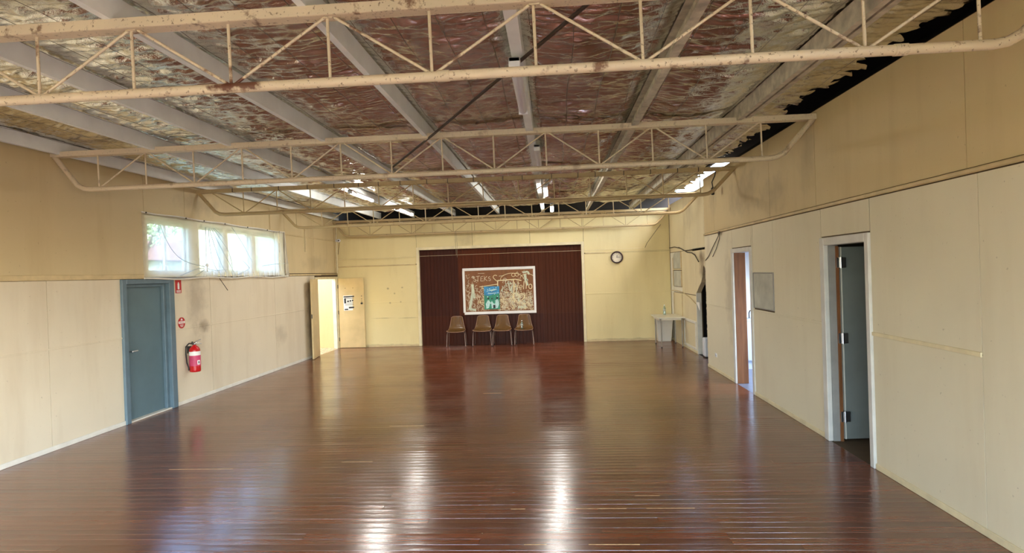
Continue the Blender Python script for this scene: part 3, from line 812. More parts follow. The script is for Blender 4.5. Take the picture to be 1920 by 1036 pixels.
truss(3.427, 3.502, 3.119, -1.893, .614, -6, 7, False, 'rusty cream steel roof truss nearest the viewer, crossing above the front of the hall', XL, XR, 'steel_near')
truss(6.767, 3.535, 3.133, -4.847, .603, -1, 12, True, 'second cream steel roof truss, with pipe lower chord bent up beside the grey door', XL, XR, 'steel')
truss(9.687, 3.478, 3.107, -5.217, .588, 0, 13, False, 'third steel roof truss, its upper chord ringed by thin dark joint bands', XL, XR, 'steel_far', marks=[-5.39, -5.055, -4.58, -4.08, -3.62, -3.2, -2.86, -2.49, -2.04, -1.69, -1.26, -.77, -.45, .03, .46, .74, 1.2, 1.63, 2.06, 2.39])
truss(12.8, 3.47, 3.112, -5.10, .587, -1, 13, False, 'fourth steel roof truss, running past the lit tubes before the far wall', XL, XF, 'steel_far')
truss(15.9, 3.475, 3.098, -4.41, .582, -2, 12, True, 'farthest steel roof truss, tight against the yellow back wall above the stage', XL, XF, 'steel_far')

# diagonal wind brace under the purlins
m = MB(); m.tube([(.95, 2.2, 3.545), (.21, 3.65, 3.542), (-1.29, 6.56, 3.542), (-2.32, 8.5, 3.542)], .014, 6)
tag(m.build('wind_brace', 'brace'), 'dark rusty brace strap running slantwise under the foil ceiling', 'brace')


# ------------------------------------------------------------------ strip lights
def strip_light(x, y, L, lit, label, z=3.555, w=.085):
    o = thing('strip_light', label, 'ceiling light', (x, y, z), 0, 'fluorescent strip lights on the ceiling')
    box('housing', 'white_metal', o, -w / 2, w / 2, 0, L, -.035, 0, bevel=.006)
    d = MB(); n = 8
    pr = [(math.cos(math.pi * k / n) * w * .44, -.036 - math.sin(math.pi * k / n) * .042) for k in range(n + 1)]
    v = [(px, yy, pz) for yy in (.02, L - .02) for px, pz in pr]; N = len(pr)
    d.add(v, [(i, i + 1, N + i + 1, N + i) for i in range(N - 1)] + [tuple(range(N)), tuple(range(N, 2 * N))[::-1]])
    d.build('diffuser', 'lit' if lit else 'diffuser', o)
    for yy in (0, L - .02): box('end_cap', 'white_metal', o, -w / 2, w / 2, yy, yy + .02, -.08, 0, bevel=.006)


strip_light(-.23, 4.28, 1.29, False, 'unlit white strip light nearest the viewer, behind the first truss', z=3.520)
strip_light(-.15, 7.42, 1.25, False, 'unlit white strip light between the second and third trusses', w=.075)
strip_light(-.09, 10.75, 1.25, True, 'glowing strip light on the middle row, nearer of the two lit there')
strip_light(.03, 13.85, 1.3, True, 'glowing strip light on the middle row, closest to the stage')
strip_light(-3.62, 10.42, 1.3, True, 'glowing strip light on the left row, nearer one above the window side')
strip_light(-3.52, 13.3, 1.4, True, 'glowing strip light on the left row, farther one by the back wall')



# ------------------------------------------------------------------ sheer curtain over the window
KY, KZ = 9.74, 2.255
cur = thing('window_curtain', 'sheer white cloth pinned over the clerestory window, gathered in a knot', 'curtain', (-5.99, 10.6, 2.03))
ny, nz = 240, 64
Yc = np.linspace(8.22, 12.83, ny + 1); Zc = np.linspace(0, 1, nz + 1)
YY, TT = np.meshgrid(Yc, Zc)
ZZ = 2.035 + TT * .995
YY = YY + (1 - TT) * .17 * np.clip((YY - 11.5) / 1.33, 0, 1)
ZZ = ZZ + .02 * np.sin(YY * 5.3) * (1 - TT) * (YY > 9.9)
dy, dz = YY - KY, ZZ - KZ; rad = np.hypot(dy, dz) + .03; ang = np.arctan2(dz, dy)
fold = np.maximum(0, np.cos(ang * 15 + .6 * np.sin(ang * 3))) ** 4
env = np.exp(-rad / .75) * np.clip(rad / .12, 0, 1) * ((dy > -.2) | (dz < .1))
X = .006 * fold * env
X += .012 * np.maximum(0, np.sin(YY * 26 + 2 * np.sin(YY * 3.1))) ** 3 * np.clip((YY - 12.1) / .4, 0, 1)
X += .014 * np.maximum(0, np.sin(YY * 31)) ** 2 * np.clip((2.22 - ZZ) / .15, 0, 1) * (YY > 9.9)
X += .004 * np.sin(YY * 9 + ZZ * 13) + .035 * np.exp(-(rad / .09) ** 2)
m = MB()
m.add([(x, y - 10.6, z - 2.03) for x, y, z in zip(X.ravel(), YY.ravel(), ZZ.ravel())], [(j * (ny + 1) + i, j * (ny + 1) + i + 1, (j + 1) * (ny + 1) + i + 1, (j + 1) * (ny + 1) + i) for j in range(nz) for i in range(ny)], True)
m.build('cloth', 'sheer', cur, fix=False)
FOLDS = [[(9.788, 2.909), (9.784, 2.639), (9.772, 2.395), (9.747, 2.243)], [(9.878, 2.896), (9.888, 2.644), (9.938, 2.399), (10.059, 2.199), (10.243, 2.07)],
         [(9.904, 2.898), (10.032, 2.619), (10.153, 2.404), (10.28, 2.216), (10.444, 2.104)], [(9.97, 2.903), (10.17, 2.657), (10.353, 2.457), (10.542, 2.251), (10.71, 2.066)],
         [(10.023, 2.906), (10.23, 2.739), (10.473, 2.542), (10.578, 2.349), (10.604, 2.067)], [(10.05, 2.913), (10.208, 2.833), (10.357, 2.746)],
         [(9.734, 2.231), (9.405, 2.27), (9.154, 2.324), (8.981, 2.398), (8.838, 2.511), (8.703, 2.682), (8.602, 2.864)], [(9.719, 2.198), (9.496, 2.197), (9.21, 2.117), (8.962, 2.055)],
         [(9.718, 2.183), (9.589, 2.123), (9.392, 2.06)], [(9.758, 2.213), (9.898, 2.176), (10.138, 2.165), (10.421, 2.185)], [(10.635, 2.975), (10.852, 2.807), (11.092, 2.598), (11.339, 2.328)],
         [(10.741, 2.078), (10.963, 2.127), (11.229, 2.205), (11.167, 2.256), (10.979, 2.356)], [(11.756, 2.261), (12.213, 2.303), (12.919, 2.331)]]
for fl in FOLDS:
    P_ = []
    for (a0, b0), (a1, b1) in zip(fl[:-1], fl[1:]): P_ += [(a0 + (a1 - a0) * q / 4, b0 + (b1 - b0) * q / 4) for q in range(4)]
    P_.append(fl[-1])
    P_ = [P_[0]] + [((P_[q - 1][0] + 2 * P_[q][0] + P_[q + 1][0]) / 4, (P_[q - 1][1] + 2 * P_[q][1] + P_[q + 1][1]) / 4) for q in range(1, len(P_) - 1)] + [P_[-1]]
    MB().tube([(.010, y - 10.6, z - 2.03) for y, z in P_], [.0055 * (1 - .45 * q / len(P_)) for q in range(len(P_))], 5).build('crease', 'cloth_fold', cur, fix=False)
kn = MB(); kn.lathe([(.004, -.03), (.018, -.022), (.026, 0), (.018, .022), (.004, .03)], 10, (.045, KY - 10.6, KZ - 2.03)); kn.tube([(.05, KY - 10.6, KZ - 2.03), (.06, KY - 10.63, KZ - 2.1), (.05, KY - 10.61, KZ - 2.14)], .008, 6)
kn.build('knot', 'white', cur)
hm = MB()
hm.tube([(.006 + .006 * math.sin(y * 11), y - 10.6, .005 + .012 * math.sin(y * 4)) for y in np.arange(8.22, 13.0, .1)], .014, 6)
hm.build('lower_hem', 'white_old', cur, fix=False)
hm = MB(); hm.tube([(.0, y - 10.6, .995 + .006 * math.sin(y * 5)) for y in np.arange(8.22, 12.85, .1)], .010, 6); hm.build('upper_hem', 'white', cur, fix=False)
for y, z in ((8.3, 3.02), (9.25, 3.02), (9.75, 3.02), (10.4, 3.02), (11.2, 3.02), (12.0, 3.02)): MB().tube([(.006, y - 10.6, z - 2.03), (.02, y - 10.6, z - 2.03)], .012, 6).build('pin', 'dark_metal', cur)
m = MB(); m.tube([(-6.02, 10.22, 2.03), (-6.0, 10.3, 1.93), (-5.995, 10.44, 1.80)], .006, 5)
tag(m.build('dangling_twig', 'cable'), 'short dark wire dangling below the knotted window cloth', 'wire')

# ------------------------------------------------------------------ fire equipment by the blue door
o = thing('fire_sign', 'small red rectangular fire extinguisher sign beside the blue door frame', 'sign', (XL, 9.065, 1.80))
box('sign_plate', 'sign_red', o, 0, .006, -.075, .075, 0, .21, bevel=.002)
p = MB(); p.box(.006, .0072, -.022, .022, .06, .155); p.prism([(-.012, .155), (.012, .155), (.008, .178), (-.008, .178)], 'x', .006, .0072); p.build('pictogram', 'white', o)
p = MB()
for z in (.012, .032): p.box(.006, .0072, -.055, .055, z, z + .012)
p.build('print', 'white', o)
o = thing('round_sign', 'round red information disc on the wall above the extinguisher', 'sign', (XL, 9.115, 1.316))
MB().tube([(0, 0, 0), (.005, 0, 0)], .09, 28, smooth=False).build('disc', 'sign_red', o)
p = MB(); p.box(.005, .0062, -.082, .082, -.012, .026)
p.build('band', 'white', o)
p = MB(); p.prism([(-.03, .04), (.03, .04), (0, .078)], 'x', .005, .0062); p.box(.005, .0062, -.045, .045, -.035, -.028); p.box(.005, .0062, -.04, .04, -.05, -.043); p.box(.005, .0062, -.03, .03, -.065, -.058); p.build('print', 'white', o)
p = MB(); p.box(.0062, .0068, -.06, .06, .004, .011); p.build('line_print', 'sign_red', o)

o = thing('fire_extinguisher', 'red fire extinguisher with black hose hanging near the blue door', 'fire extinguisher', (XL + .12, 9.25, .50))
MB().lathe([(.074, 0), (.082, .008), (.084, .03), (.084, .34), (.078, .375), (.058, .405), (.03, .425), (.026, .44)], 28).build('body', 'red', o)
MB().lathe([(.0852, .10), (.0852, .335)], 28).build('label_wrap', 'pink', o)
MB().lathe([(.0858, .27), (.0858, .335)], 28).build('label_band', 'white', o)
p = MB()
v = []
for a in np.linspace(-.62, -.02, 6): v += [(.0862 * math.cos(a), .0862 * math.sin(a), .12), (.0862 * math.cos(a), .0862 * math.sin(a), .19)]
p.add(v, [(2 * i, 2 * i + 2, 2 * i + 3, 2 * i + 1) for i in range(5)]); p.build('label_patch', 'white', o, fix=False)
v = []
p = MB()
for a in np.linspace(-.42, -.2, 4): v += [(.0866 * math.cos(a), .0866 * math.sin(a), .135), (.0866 * math.cos(a), .0866 * math.sin(a), .175)]
p.add(v, [(2 * i, 2 * i + 2, 2 * i + 3, 2 * i + 1) for i in range(3)]); p.build('label_mark', 'ink', o, fix=False)
MB().lathe([(.022, .44), (.028, .45), (.028, .475), (.016, .48)], 14).build('valve', 'chrome', o)
p = MB(); p.tube([(0, 0, .475), (.03, .05, .50), (.045, .10, .515)], .008, 6); p.tube([(0, 0, .46), (.035, .06, .455), (.05, .11, .445)], .007, 6); p.build('lever', 'chrome', o)
MB().tube([(-.01, -.02, .462), (-.05, -.07, .47), (-.085, -.095, .42), (-.09, -.095, .30), (-.085, -.085, .16), (-.07, -.065, .07), (-.06, -.075, .03)], .011, 8).build('hose', 'black', o)
MB().tube([(.01, -.05, .45), (.0, -.06, .50)], .014, 8).build('gauge', 'dark_metal', o)
box('bracket', 'dark_metal', o, -.12, -.07, -.02, .02, .30, .42)

# ------------------------------------------------------------------ corner bits, left and back
o = thing('security_camera', 'small white dome camera high in the left back corner', 'camera', (-5.92, 16.0, 3.0))
box('mount', 'white_metal', o, -.1, -.02, -.02, .06, -.03, .03, bevel=.008)
MB().lathe([(.02, -.045), (.045, -.03), (.055, 0), (.045, .03), (.02, .045)], 16, (0, -.02, 0)).build('housing', 'white_metal', o)
MB().lathe([(.006, -.018), (.018, -.01), (.018, .01), (.006, .018)], 12, (.015, -.068, 0)).build('lens', 'black', o)
MB().tube([(.0, .03, -.03), (-.03, .05, -.2), (-.06, .06, -.38)], .006, 5).build('lead', 'cable', o)
m = MB(); m.tube([(-6.005, 15.90, 3.45), (-6.005, 15.90, 2.1)], .012, 8)
tag(m.build('conduit', 'trim_tan'), 'upright conduit in the left back corner beside the dome camera', 'conduit')
m = MB(); m.tube([(-5.58, 12.95, 3.09), (-5.58, 12.95, 2.58)], .016, 8)
tag(m.build('drop_pipe', 'steel_far'), 'short pipe hanging down from the fourth truss near the left wall', 'pipe')
m = MB(); m.tube([(-5.98, 16.03, 2.47), (-3.7, 16.02, 2.485), (-1, 16.01, 2.49), (.85, 16.02, 2.485), (2.5, 16.03, 2.50)], .004, 5)
tag(m.build('wall_string', 'trim_cream'), 'thin pale line strung level across the back wall and stage', 'string')
m = MB(); m.tube([(-2.62, 15.86, 3.12), (-2.625, 15.9, 2.8), (-2.63, 16.0, 2.49)], .005, 5); m.tube([(-2.60, 15.86, 3.12), (-2.58, 15.9, 2.8), (-2.61, 16.0, 2.42)], .004, 5)
tag(m.build('cord', 'cord'), 'thin cord hanging from the last truss to above the noticeboard', 'cord')
m = MB(); m.tube([(2.9, 15.85, 3.10), (2.75, 15.9, 2.9), (2.55, 16.0, 2.62), (2.5, 16.05, 2.50)], .006, 5)
tag(m.build('slack_cable', 'cable'), 'slack cable slanting down the back wall right of the clock', 'cable')

o = thing('wall_flyer', 'white notice with black print taped to the open tan door leaf', 'flyer', (-5.68, 15.995, 1.05))
sl = math.radians(3)
pg = box('page', 'white', o, -.165, .165, -.002, .002, 0, .42); pg.rotation_euler = (0, -.03, 0)
p = MB(); p.box(-.15, .15, -.0032, -.002, .365, .40); p.box(-.06, .0, -.0032, -.002, .235, .275); p.box(.015, .06, -.0032, -.002, .24, .285); p.box(.08, .12, -.0032, -.002, .25, .29)
p.box(-.14, -.09, -.0032, -.002, .20, .34); p.box(-.02, .13, -.0032, -.002, .055, .10); p.box(-.14, -.04, -.0032, -.002, .015, .05)
for z in (.145, .17, .205, .32, .34): p.box(-.12, .13, -.0032, -.002, z, z + .008)
pr_ = p.build('print', 'ink', pg)

o = thing('wall_clock', 'round dark-rimmed wall clock on the back wall right of the stage', 'clock', (1.742, 16.08, 2.27))
m = MB(); n = 32
rim = [(.128, -.006), (.130, -.04), (.148, -.052), (.166, -.04), (.168, 0)]
v = [(r * math.cos(2 * math.pi * k / n), yy, r * math.sin(2 * math.pi * k / n)) for r, yy in rim for k in range(n)]
m.add(v, [(i * n + k, i * n + (k + 1) % n, (i + 1) * n + (k + 1) % n, (i + 1) * n + k) for i in range(len(rim) - 1) for k in range(n)], True); m.build('rim', 'clock_rim', o)
MB().tube([(0, -.004, 0), (0, -.016, 0)], .132, 32, smooth=False).build('face', 'clock_face', o)
tk = MB()
for h in range(12):
    a = h * math.pi / 6; c_, s_ = math.sin(a), math.cos(a)
    tk.add([(c_ * r + s_ * w, -.0175, s_ * r - c_ * w) for r, w in ((.098, -.004), (.118, -.004), (.118, .004), (.098, .004))], [(0, 1, 2, 3)])
tk.build('hour_marks', 'ink', o, fix=False)
hd = MB(); hd.box(-.01, .085, -.021, -.019, -.004, .004); hd.build('minute_hand', 'ink', o)
hd = MB(); hd.add([(-.006, -.022, -.01), (.006, -.022, -.01), (.014, -.022, .06), (.004, -.022, .062)], [(0, 1, 2, 3)]); hd.build('hour_hand', 'ink', o, fix=False)

# ------------------------------------------------------------------ noticeboard
o = thing('noticeboard', 'white-framed brown noticeboard covered in chalk graffiti, fixed on the dark stage screen', 'noticeboard', (-1.488, 16.115, .845))
bo = box('backing', 'board', o, -1.0, 1.0, 0, .022, .0, 1.25)
fr = MB()
for a in ((-1.01, 1.005, -.012, .026, 1.19, 1.265), ): fr.bbox(*a)
fr.build('frame_rail', 'white', o, fix=False)
fr = MB().bbox(-.985, 1.005, -.012, .026, -.02, .055); fr.build('frame_rail', 'white', o, fix=False)
MB().bbox(-1.015, -.95, -.010, .026, .035, 1.20).build('frame_stile', 'white', o, fix=False)
MB().bbox(.945, 1.005, -.010, .026, .05, 1.195).build('frame_stile', 'white', o, fix=False)
R2 = random.Random(5)
A, B, C3 = MB(), MB(), MB()


def ribbon(m, pts, w, y=None):
    lvl = {id(A): -.0030, id(B): -.0020, id(C3): -.0008}[id(m)]
    for (x0, z0), (x1, z1) in zip(pts[:-1], pts[1:]):
        dx, dz = x1 - x0, z1 - z0; l = math.hypot(dx, dz) or 1; nx, nz_ = -dz / l * w / 2, dx / l * w / 2
        y = lvl - .0000008 * len(m.f)
        m.add([(x0 + nx, y, z0 + nz_), (x1 + nx, y, z1 + nz_), (x1 - nx, y, z1 - nz_), (x0 - nx, y, z0 - nz_)], [(0, 1, 2, 3)])


def arcp(cx, cz, rx, rz, a0, a1, n=12): return [(cx + rx * math.cos(a0 + (a1 - a0) * k / n), cz + rz * math.sin(a0 + (a1 - a0) * k / n)) for k in range(n + 1)]


PI = math.pi
# Hello
hx, hz, hs = .42, .62, .17
ribbon(A, [(.43, .84), (.41, .60)], .020); ribbon(A, [(.53, .86), (.50, .62)], .020); ribbon(A, [(.42, .72), (.52, .74)], .018)
ribbon(A, [(.56, .69), (.64, .70)] + arcp(.60, .70, .04, .055, 0, 1.7 * PI), .016)
ribbon(A, [(.69, .86), (.67, .64)], .02); ribbon(A, [(.755, .88), (.74, .65)], .022)
ribbon(A, arcp(.86, .71, .045, .065, 0, 2 * PI), .020)
# STEKS along the upper left
ribbon(C3, arcp(-.68, .99, .035, .03, .3 * PI, 1.3 * PI, 6) + arcp(-.68, .93, .035, .03, .4 * PI, -.9 * PI, 6), .014)
ribbon(C3, [(-.63, 1.03), (-.53, 1.04)], .014); ribbon(C3, [(-.58, 1.035), (-.585, .90)], .014)
ribbon(C3, [(-.50, 1.02), (-.51, .90), (-.43, .905)], .014); ribbon(C3, [(-.50, 1.02), (-.43, 1.03)], .012); ribbon(C3, [(-.505, .96), (-.45, .965)], .012)
ribbon(C3, [(-.40, 1.03), (-.41, .90)], .014); ribbon(C3, [(-.33, 1.03), (-.40, .96), (-.32, .90)], .014)
ribbon(C3, arcp(-.26, .985, .03, .028, .3 * PI, 1.3 * PI, 6) + arcp(-.26, .93, .03, .028, .4 * PI, -.9 * PI, 6), .014)
ribbon(A, arcp(-.10, 1.0, .06, .05, .2 * PI, 1.25 * PI, 8) + [(-.10, .92), (-.02, .86)], .016)
ribbon(C3, [(.0, 1.02), (.14, 1.03)], .014); ribbon(C3, [(-.58, 1.11), (-.40, 1.11)], .012)


def heart(m, cx, cz, s, w, rot=0.):
    pts = []
    for k in range(25):
        q = 2 * PI * k / 24; x = .062 * s * 16 * math.sin(q) ** 3 / 10; z = .0062 * s * (13 * math.cos(q) - 5 * math.cos(2 * q) - 2 * math.cos(3 * q) - math.cos(4 * q)) * 1.0
        pts.append((cx + x * math.cos(rot) - z * math.sin(rot), cz + x * math.sin(rot) + z * math.cos(rot)))
    ribbon(m, pts, w)


heart(A, .52, .42, 1.6, .018, -.15); heart(A, -.42, .30, 1.2, .014, .15); heart(C3, .08, .30, 1.0, .012)
# big frame-like lines
ribbon(A, [(-.04, .72), (-.04, .90), (.45, .92), (.62, .88)], .026); ribbon(A, [(.40, .92), (.40, .30)], .024); ribbon(A, [(.02, .38), (.44, .40)], .016)
ribbon(A, [(-.55, .74), (-.05, .80)], .018); ribbon(A, [(-.50, .69), (-.18, .71)], .016)
ribbon(A, arcp(.36, .92, .32, .17, 0, PI, 20), .012); ribbon(A, arcp(.40, 1.04, .05, .045, 0, 2 * PI), .012); ribbon(A, arcp(.50, 1.05, .05, .05, 0, 2 * PI), .012)
ribbon(A, arcp(.78, .92, .20, .14, .1, PI, 16), .012)
# pale mint shapes: tall figure strokes, smears
ribbon(B, [(-.74, .82), (-.74, .60), (-.80, .30), (-.84, .12)], .07); ribbon(B, [(-.72, .68), (-.70, .42)], .05); ribbon(B, [(-.84, .14), (-.66, .10)], .06)
ribbon(B, [(.66, 1.10), (.80, 1.12), (.84, 1.04)], .05); ribbon(B, [(.72, 1.06), (.74, .88), (.78, .74)], .07); ribbon(B, [(.74, .88), (.80, .90)], .05)
ribbon(B, [(.42, .54), (.56, .46), (.50, .36)], .05); ribbon(B, [(.50, .34), (.66, .24), (.72, .14), (.50, .16)], .06); ribbon(B, [(.46, .80), (.48, .44)], .03)
ribbon(B, [(.25, .84), (.30, .60), (.36, .76), (.34, .55)], .03)


def scrib(m, x0, x1, z0, z1, n, w, s=.07):
    for _ in range(n):
        cx, cz = R2.uniform(x0, x1), R2.uniform(z0, z1); a = R2.uniform(0, 6.3); l = R2.uniform(.8, 3.5)
        rx, rz = s * R2.uniform(.12, .9), s * R2.uniform(.15, 1.1)
        pts = [p for p in arcp(cx, cz, rx, rz, a, a + l, 7) if -.93 < p[0] < .93 and .07 < p[1] < 1.17]
        if len(pts) > 1: ribbon(m, pts, w * R2.uniform(.6, 1.4))


scrib(C3, -.9, -.3, .08, .72, 190, .008); scrib(C3, -.02, .92, .08, .55, 330, .008); scrib(A, .05, .9, .08, .60, 110, .009); scrib(B, .1, .9, .08, .5, 50, .013); scrib(C3, -.9, -.6, .72, 1.1, 26, .011, .05)
scrib(C3, .1, .55, .55, .9, 40, .010); scrib(B, .05, .4, .5, .85, 26, .012); scrib(C3, .5, .75, 1.02, 1.15, 12, .010, .03); scrib(A, -.6, -.3, .1, .6, 20, .010)
for mm, mt in ((A, 'chalk_a'), (B, 'chalk_b'), (C3, 'chalk_c')): stuff(mm.build('chalk_graffiti', mt, o, fix=False))
ps = thing('poster', 'blue and green picture poster stuck on the graffitied noticeboard', 'poster', (-1.70, 16.112, .96))
box('sheet', 'poster_green', ps, -.215, .215, -.006, -.002, 0, .63)
p = MB(); p.prism([(-.212, .40), (-.1, .37), (.05, .41), (.212, .43), (.212, .627), (-.212, .627)], 'y', -.0072, -.006); p.build('print', 'poster_blue', ps)
p = MB()
for cx, w, h, sk in ((-.12, .052, .25, .02), (.015, .034, .22, -.02), (.135, .05, .27, .01)):
    p.prism([(cx - w * .8, .02), (cx + w * .5, .035), (cx + w * 1.1, h * .5), (cx + w * .8 + sk, h * .85), (cx + w * .3 + sk, h), (cx - w * .5 + sk, h * .97), (cx - w * 1.05, h * .6)], 'y', -.0074, -.006)
for _ in range(26):
    cx, cz, w = R2.uniform(-.19, .19), R2.uniform(.03, .6), R2.uniform(.008, .022)
    p.prism([(cx + w * R2.uniform(.6, 1.6) * math.cos(q * PI / 3), cz + w * R2.uniform(.5, 1.2) * math.sin(q * PI / 3)) for q in range(6)], 'y', -.0078, -.006)
p.prism([(-.12, .52), (.10, .56), (.16, .54), (.0, .50)], 'y', -.0082, -.007); p.prism([(-.09, .42), (.13, .44), (.13, .455), (-.09, .44)], 'y', -.0082, -.007)
p.prism([(-.1, .18), (.12, .10), (.12, .13), (-.1, .21)], 'y', -.0082, -.007)
p.build('print', 'poster_pale', ps)
p = MB()
for cx, w in ((-.10, .028), (.0, .022), (.145, .03)): p.prism([(cx + w * math.cos(q * PI / 4), .29 + abs(cx) * .12 + w * math.sin(q * PI / 4)) for q in range(8)], 'y', -.0084, -.006)
p.box(.03, .09, -.0084, -.006, .03, .12); p.build('print', 'ink', ps)


# ------------------------------------------------------------------ chairs
def make_chair(label):
    o = thing('moulded_chair', label, 'chair', (0, 0, 0), 0, 'brown chairs lined up under the noticeboard')
    prof = [(.215, .800, .140), (.205, .775, .150), (.185, .68, .165), (.165, .58, .185), (.140, .50, .205), (.095, .440, .222), (.02, .412, .234), (-.08, .408, .242), (-.17, .414, .247), (-.225, .418, .247), (-.252, .404, .238)]
    nu = 14; v = []
    for i, (y, z, hw) in enumerate(prof):
        for k in range(nu + 1):
            u = -1 + 2 * k / nu
            lift = abs(u) ** 3
            back = max(0, min(1, (z - .42) / .12))
            cv = .035 * lift
            # back sides curl forward, seat sides curl up
            corner = .020 * abs(u) ** 6 if i == 0 else 0
            v.append((u * hw, y - cv * back, z + cv * .7 * (1 - back) - corner))
    m = MB(); W = nu + 1
    m.add(v, [(i * W + k, i * W + k + 1, (i + 1) * W + k + 1, (i + 1) * W + k) for i in range(len(prof) - 1) for k in range(nu)], True)
    s = m.build('seat_shell', 'shell', o)
    md = s.modifiers.new('sub', 'SUBSURF'); md.levels = 1; md.render_levels = 1
    md = s.modifiers.new('thick', 'SOLIDIFY'); md.thickness = .006; md.offset = 0
    rim = [Vector(v[k]) for k in range(W)] + [Vector(v[i * W + nu]) for i in range(1, len(prof))] + [Vector(v[(len(prof) - 1) * W + k]) for k in range(nu - 1, -1, -1)] + [Vector(v[i * W]) for i in range(len(prof) - 2, 0, -1)]
    MB().tube(rim + [rim[0]], .0065, 6).build('rim', 'shell_rim', s, fix=False)
    for sx in (-1, 1):
        MB().tube([(sx * .19, -.13, .405), (sx * .225, -.19, .385), (sx * .235, -.205, .35), (sx * .255, -.235, .008)], .0105, 8).build('leg', 'tube', o, fix=False)
        MB().tube([(sx * .19, .06, .405), (sx * .215, .12, .385), (sx * .225, .14, .35), (sx * .245, .20, .008)], .0105, 8).build('leg', 'tube', o, fix=False)
    fr_ = MB()
    fr_.tube([(-.19, -.13, .400), (.19, -.13, .400)], .010, 8); fr_.tube([(-.19, .06, .400), (.19, .06, .400)], .010, 8); fr_.tube([(-.19, -.13, .400), (-.19, .06, .400)], .010, 8); fr_.tube([(.19, -.13, .400), (.19, .06, .400)], .010, 8)
    fr_.build('seat_frame', 'tube', o, fix=False)
    ft = MB()
    for sx in (-1, 1):
        for (xx, yy) in ((.2556, -.236), (.2455, .2005)): ft.tube([(sx * xx, yy, 0), (sx * xx, yy, .022)], .0135, 8)
    ft.build('foot_caps', 'black', o, fix=False)
    return o


c0 = make_chair('brown moulded chair standing apart, leftmost of the four under the noticeboard')
c0.location = (-2.66, 15.80, 0); c0.rotation_euler = (0, 0, .05)
for x, y, a, lb in ((-1.955, 15.86, .0, 'brown moulded chair close to its neighbour, second from the left under the noticeboard'), (-1.415, 15.86, .01, 'brown moulded chair close to its neighbour, third from the left under the noticeboard'), (-.82, 15.86, -.02, 'brown moulded chair with a clear bottle standing on its seat')):
    c = copy_tree(c0); c.location = (x, y, 0); c.rotation_euler = (0, 0, a); c['label'] = lb


def bottle(loc, label, h=.24, r=.033):
    o = thing('plastic_bottle', label, 'bottle', loc, 0, 'plastic bottles left in the hall')
    MB().lathe([(r * .8, 0), (r, .008), (r, h * .28), (r * .9, h * .33), (r, h * .38), (r, h * .62), (r * .75, h * .74), (r * .4, h * .86), (r * .38, h * .93)], 16).build('body', 'bottle', o)
    MB().lathe([(r * .44, h * .93), (r * .44, h)], 12).build('cap', 'white', o)
    MB().lathe([(r * 1.02, h * .40), (r * 1.02, h * .58)], 16).build('label_wrap', 'grey_panel', o)


bottle((-.88, 15.80, .416), 'small clear bottle standing on the rightmost brown chair')

# ------------------------------------------------------------------ white table, bin, bottle
o = thing('side_table', 'narrow white-topped table with thin grey legs against the right wall', 'table', (2.83, 14.95, 0))
box('tabletop', 'table', o, -.33, .310, -.60, .50, .715, .745, bevel=.006)
ap = MB(); ap.box(-.27, .27, -.42, -.40, .66, .715); ap.box(-.27, .27, .40, .42, .66, .715); ap.box(-.28, -.26, -.42, .42, .66, .715); ap.box(.26, .28, -.42, .42, .66, .715); ap.build('apron', 'table', o, fix=False)
for x in (-.24, .26):
    for y in (-.45, .37):
        l = MB().tube([(x, y, .02), (x, y, .715)], .0165, 10).build('leg', 'table_leg', o, fix=False)
        MB().tube([(x, y, 0), (x, y, .022)], .019, 10).build('foot_cap', 'black', l, fix=False)
m = MB()
def rrect(hx, hy, r, z, n=5):
    out = []
    for cx, cy, a in ((hx - r, hy - r, 0), (-hx + r, hy - r, PI / 2), (-hx + r, -hy + r, PI), (hx - r, -hy + r, 1.5 * PI)):
        out += [(cx + r * math.cos(a + PI / 2 * k / n), cy + r * math.sin(a + PI / 2 * k / n), z) for k in range(n + 1)]
    return out
o = thing('waste_bin', 'tall white plastic waste bin standing under the white table', 'bin', (2.90, 15.86, 0))
rings = [rrect(.165, .12, .03, .0), rrect(.17, .125, .03, .01), rrect(.225, .165, .04, .60), rrect(.235, .175, .04, .605), rrect(.235, .175, .04, .63), rrect(.222, .16, .04, .63), rrect(.16, .115, .03, .03)]
N = len(rings[0])
m.add([p for R in rings for p in R], [(i * N + k, i * N + (k + 1) % N, (i + 1) * N + (k + 1) % N, (i + 1) * N + k) for i in range(len(rings) - 1) for k in range(N)] + [tuple(range(N))[::-1], tuple(range((len(rings) - 1) * N, len(rings) * N))], True)
m.build('bucket', 'bin', o)
bottle((2.80, 15.15, .745), 'blue-tinted clear bottle on the white table by the right wall', .26, .036)

# ------------------------------------------------------------------ right wall fittings
o = thing('hatch_panel', 'blank grey painted hatch board beside the kitchen doorway', 'panel', (XR, 8.53, 1.31))
box('board', 'grey_panel', o, -.004, .008, -.38, .38, .012, .51)
fr = MB(); fr.bbox(-.012, .004, -.40, .40, 0, .014, b=.003); fr.bbox(-.012, .004, -.40, .40, .508, .522, b=.003); fr.bbox(-.012, .004, -.40, -.385, .014, .508, b=.003); fr.bbox(-.012, .004, .385, .40, .014, .508, b=.003)
fr.build('edge_trim', 'grey_jamb', o, fix=False)
o = thing('power_outlet', 'small white power outlet low on the right wall past the kitchen door', 'outlet', (XR, 11.08, .30))
box('plate', 'white_metal', o, -.010, 0, -.058, .058, -.036, .036, bevel=.003)
p = MB()
for y in (-.028, .028):
    p.box(-.0112, -.010, y - .010, y - .006, -.012, .004); p.box(-.0112, -.010, y + .006, y + .010, -.012, .004); p.box(-.0112, -.010, y - .002, y + .002, -.026, -.016)
p.build('sockets', 'ink', o)
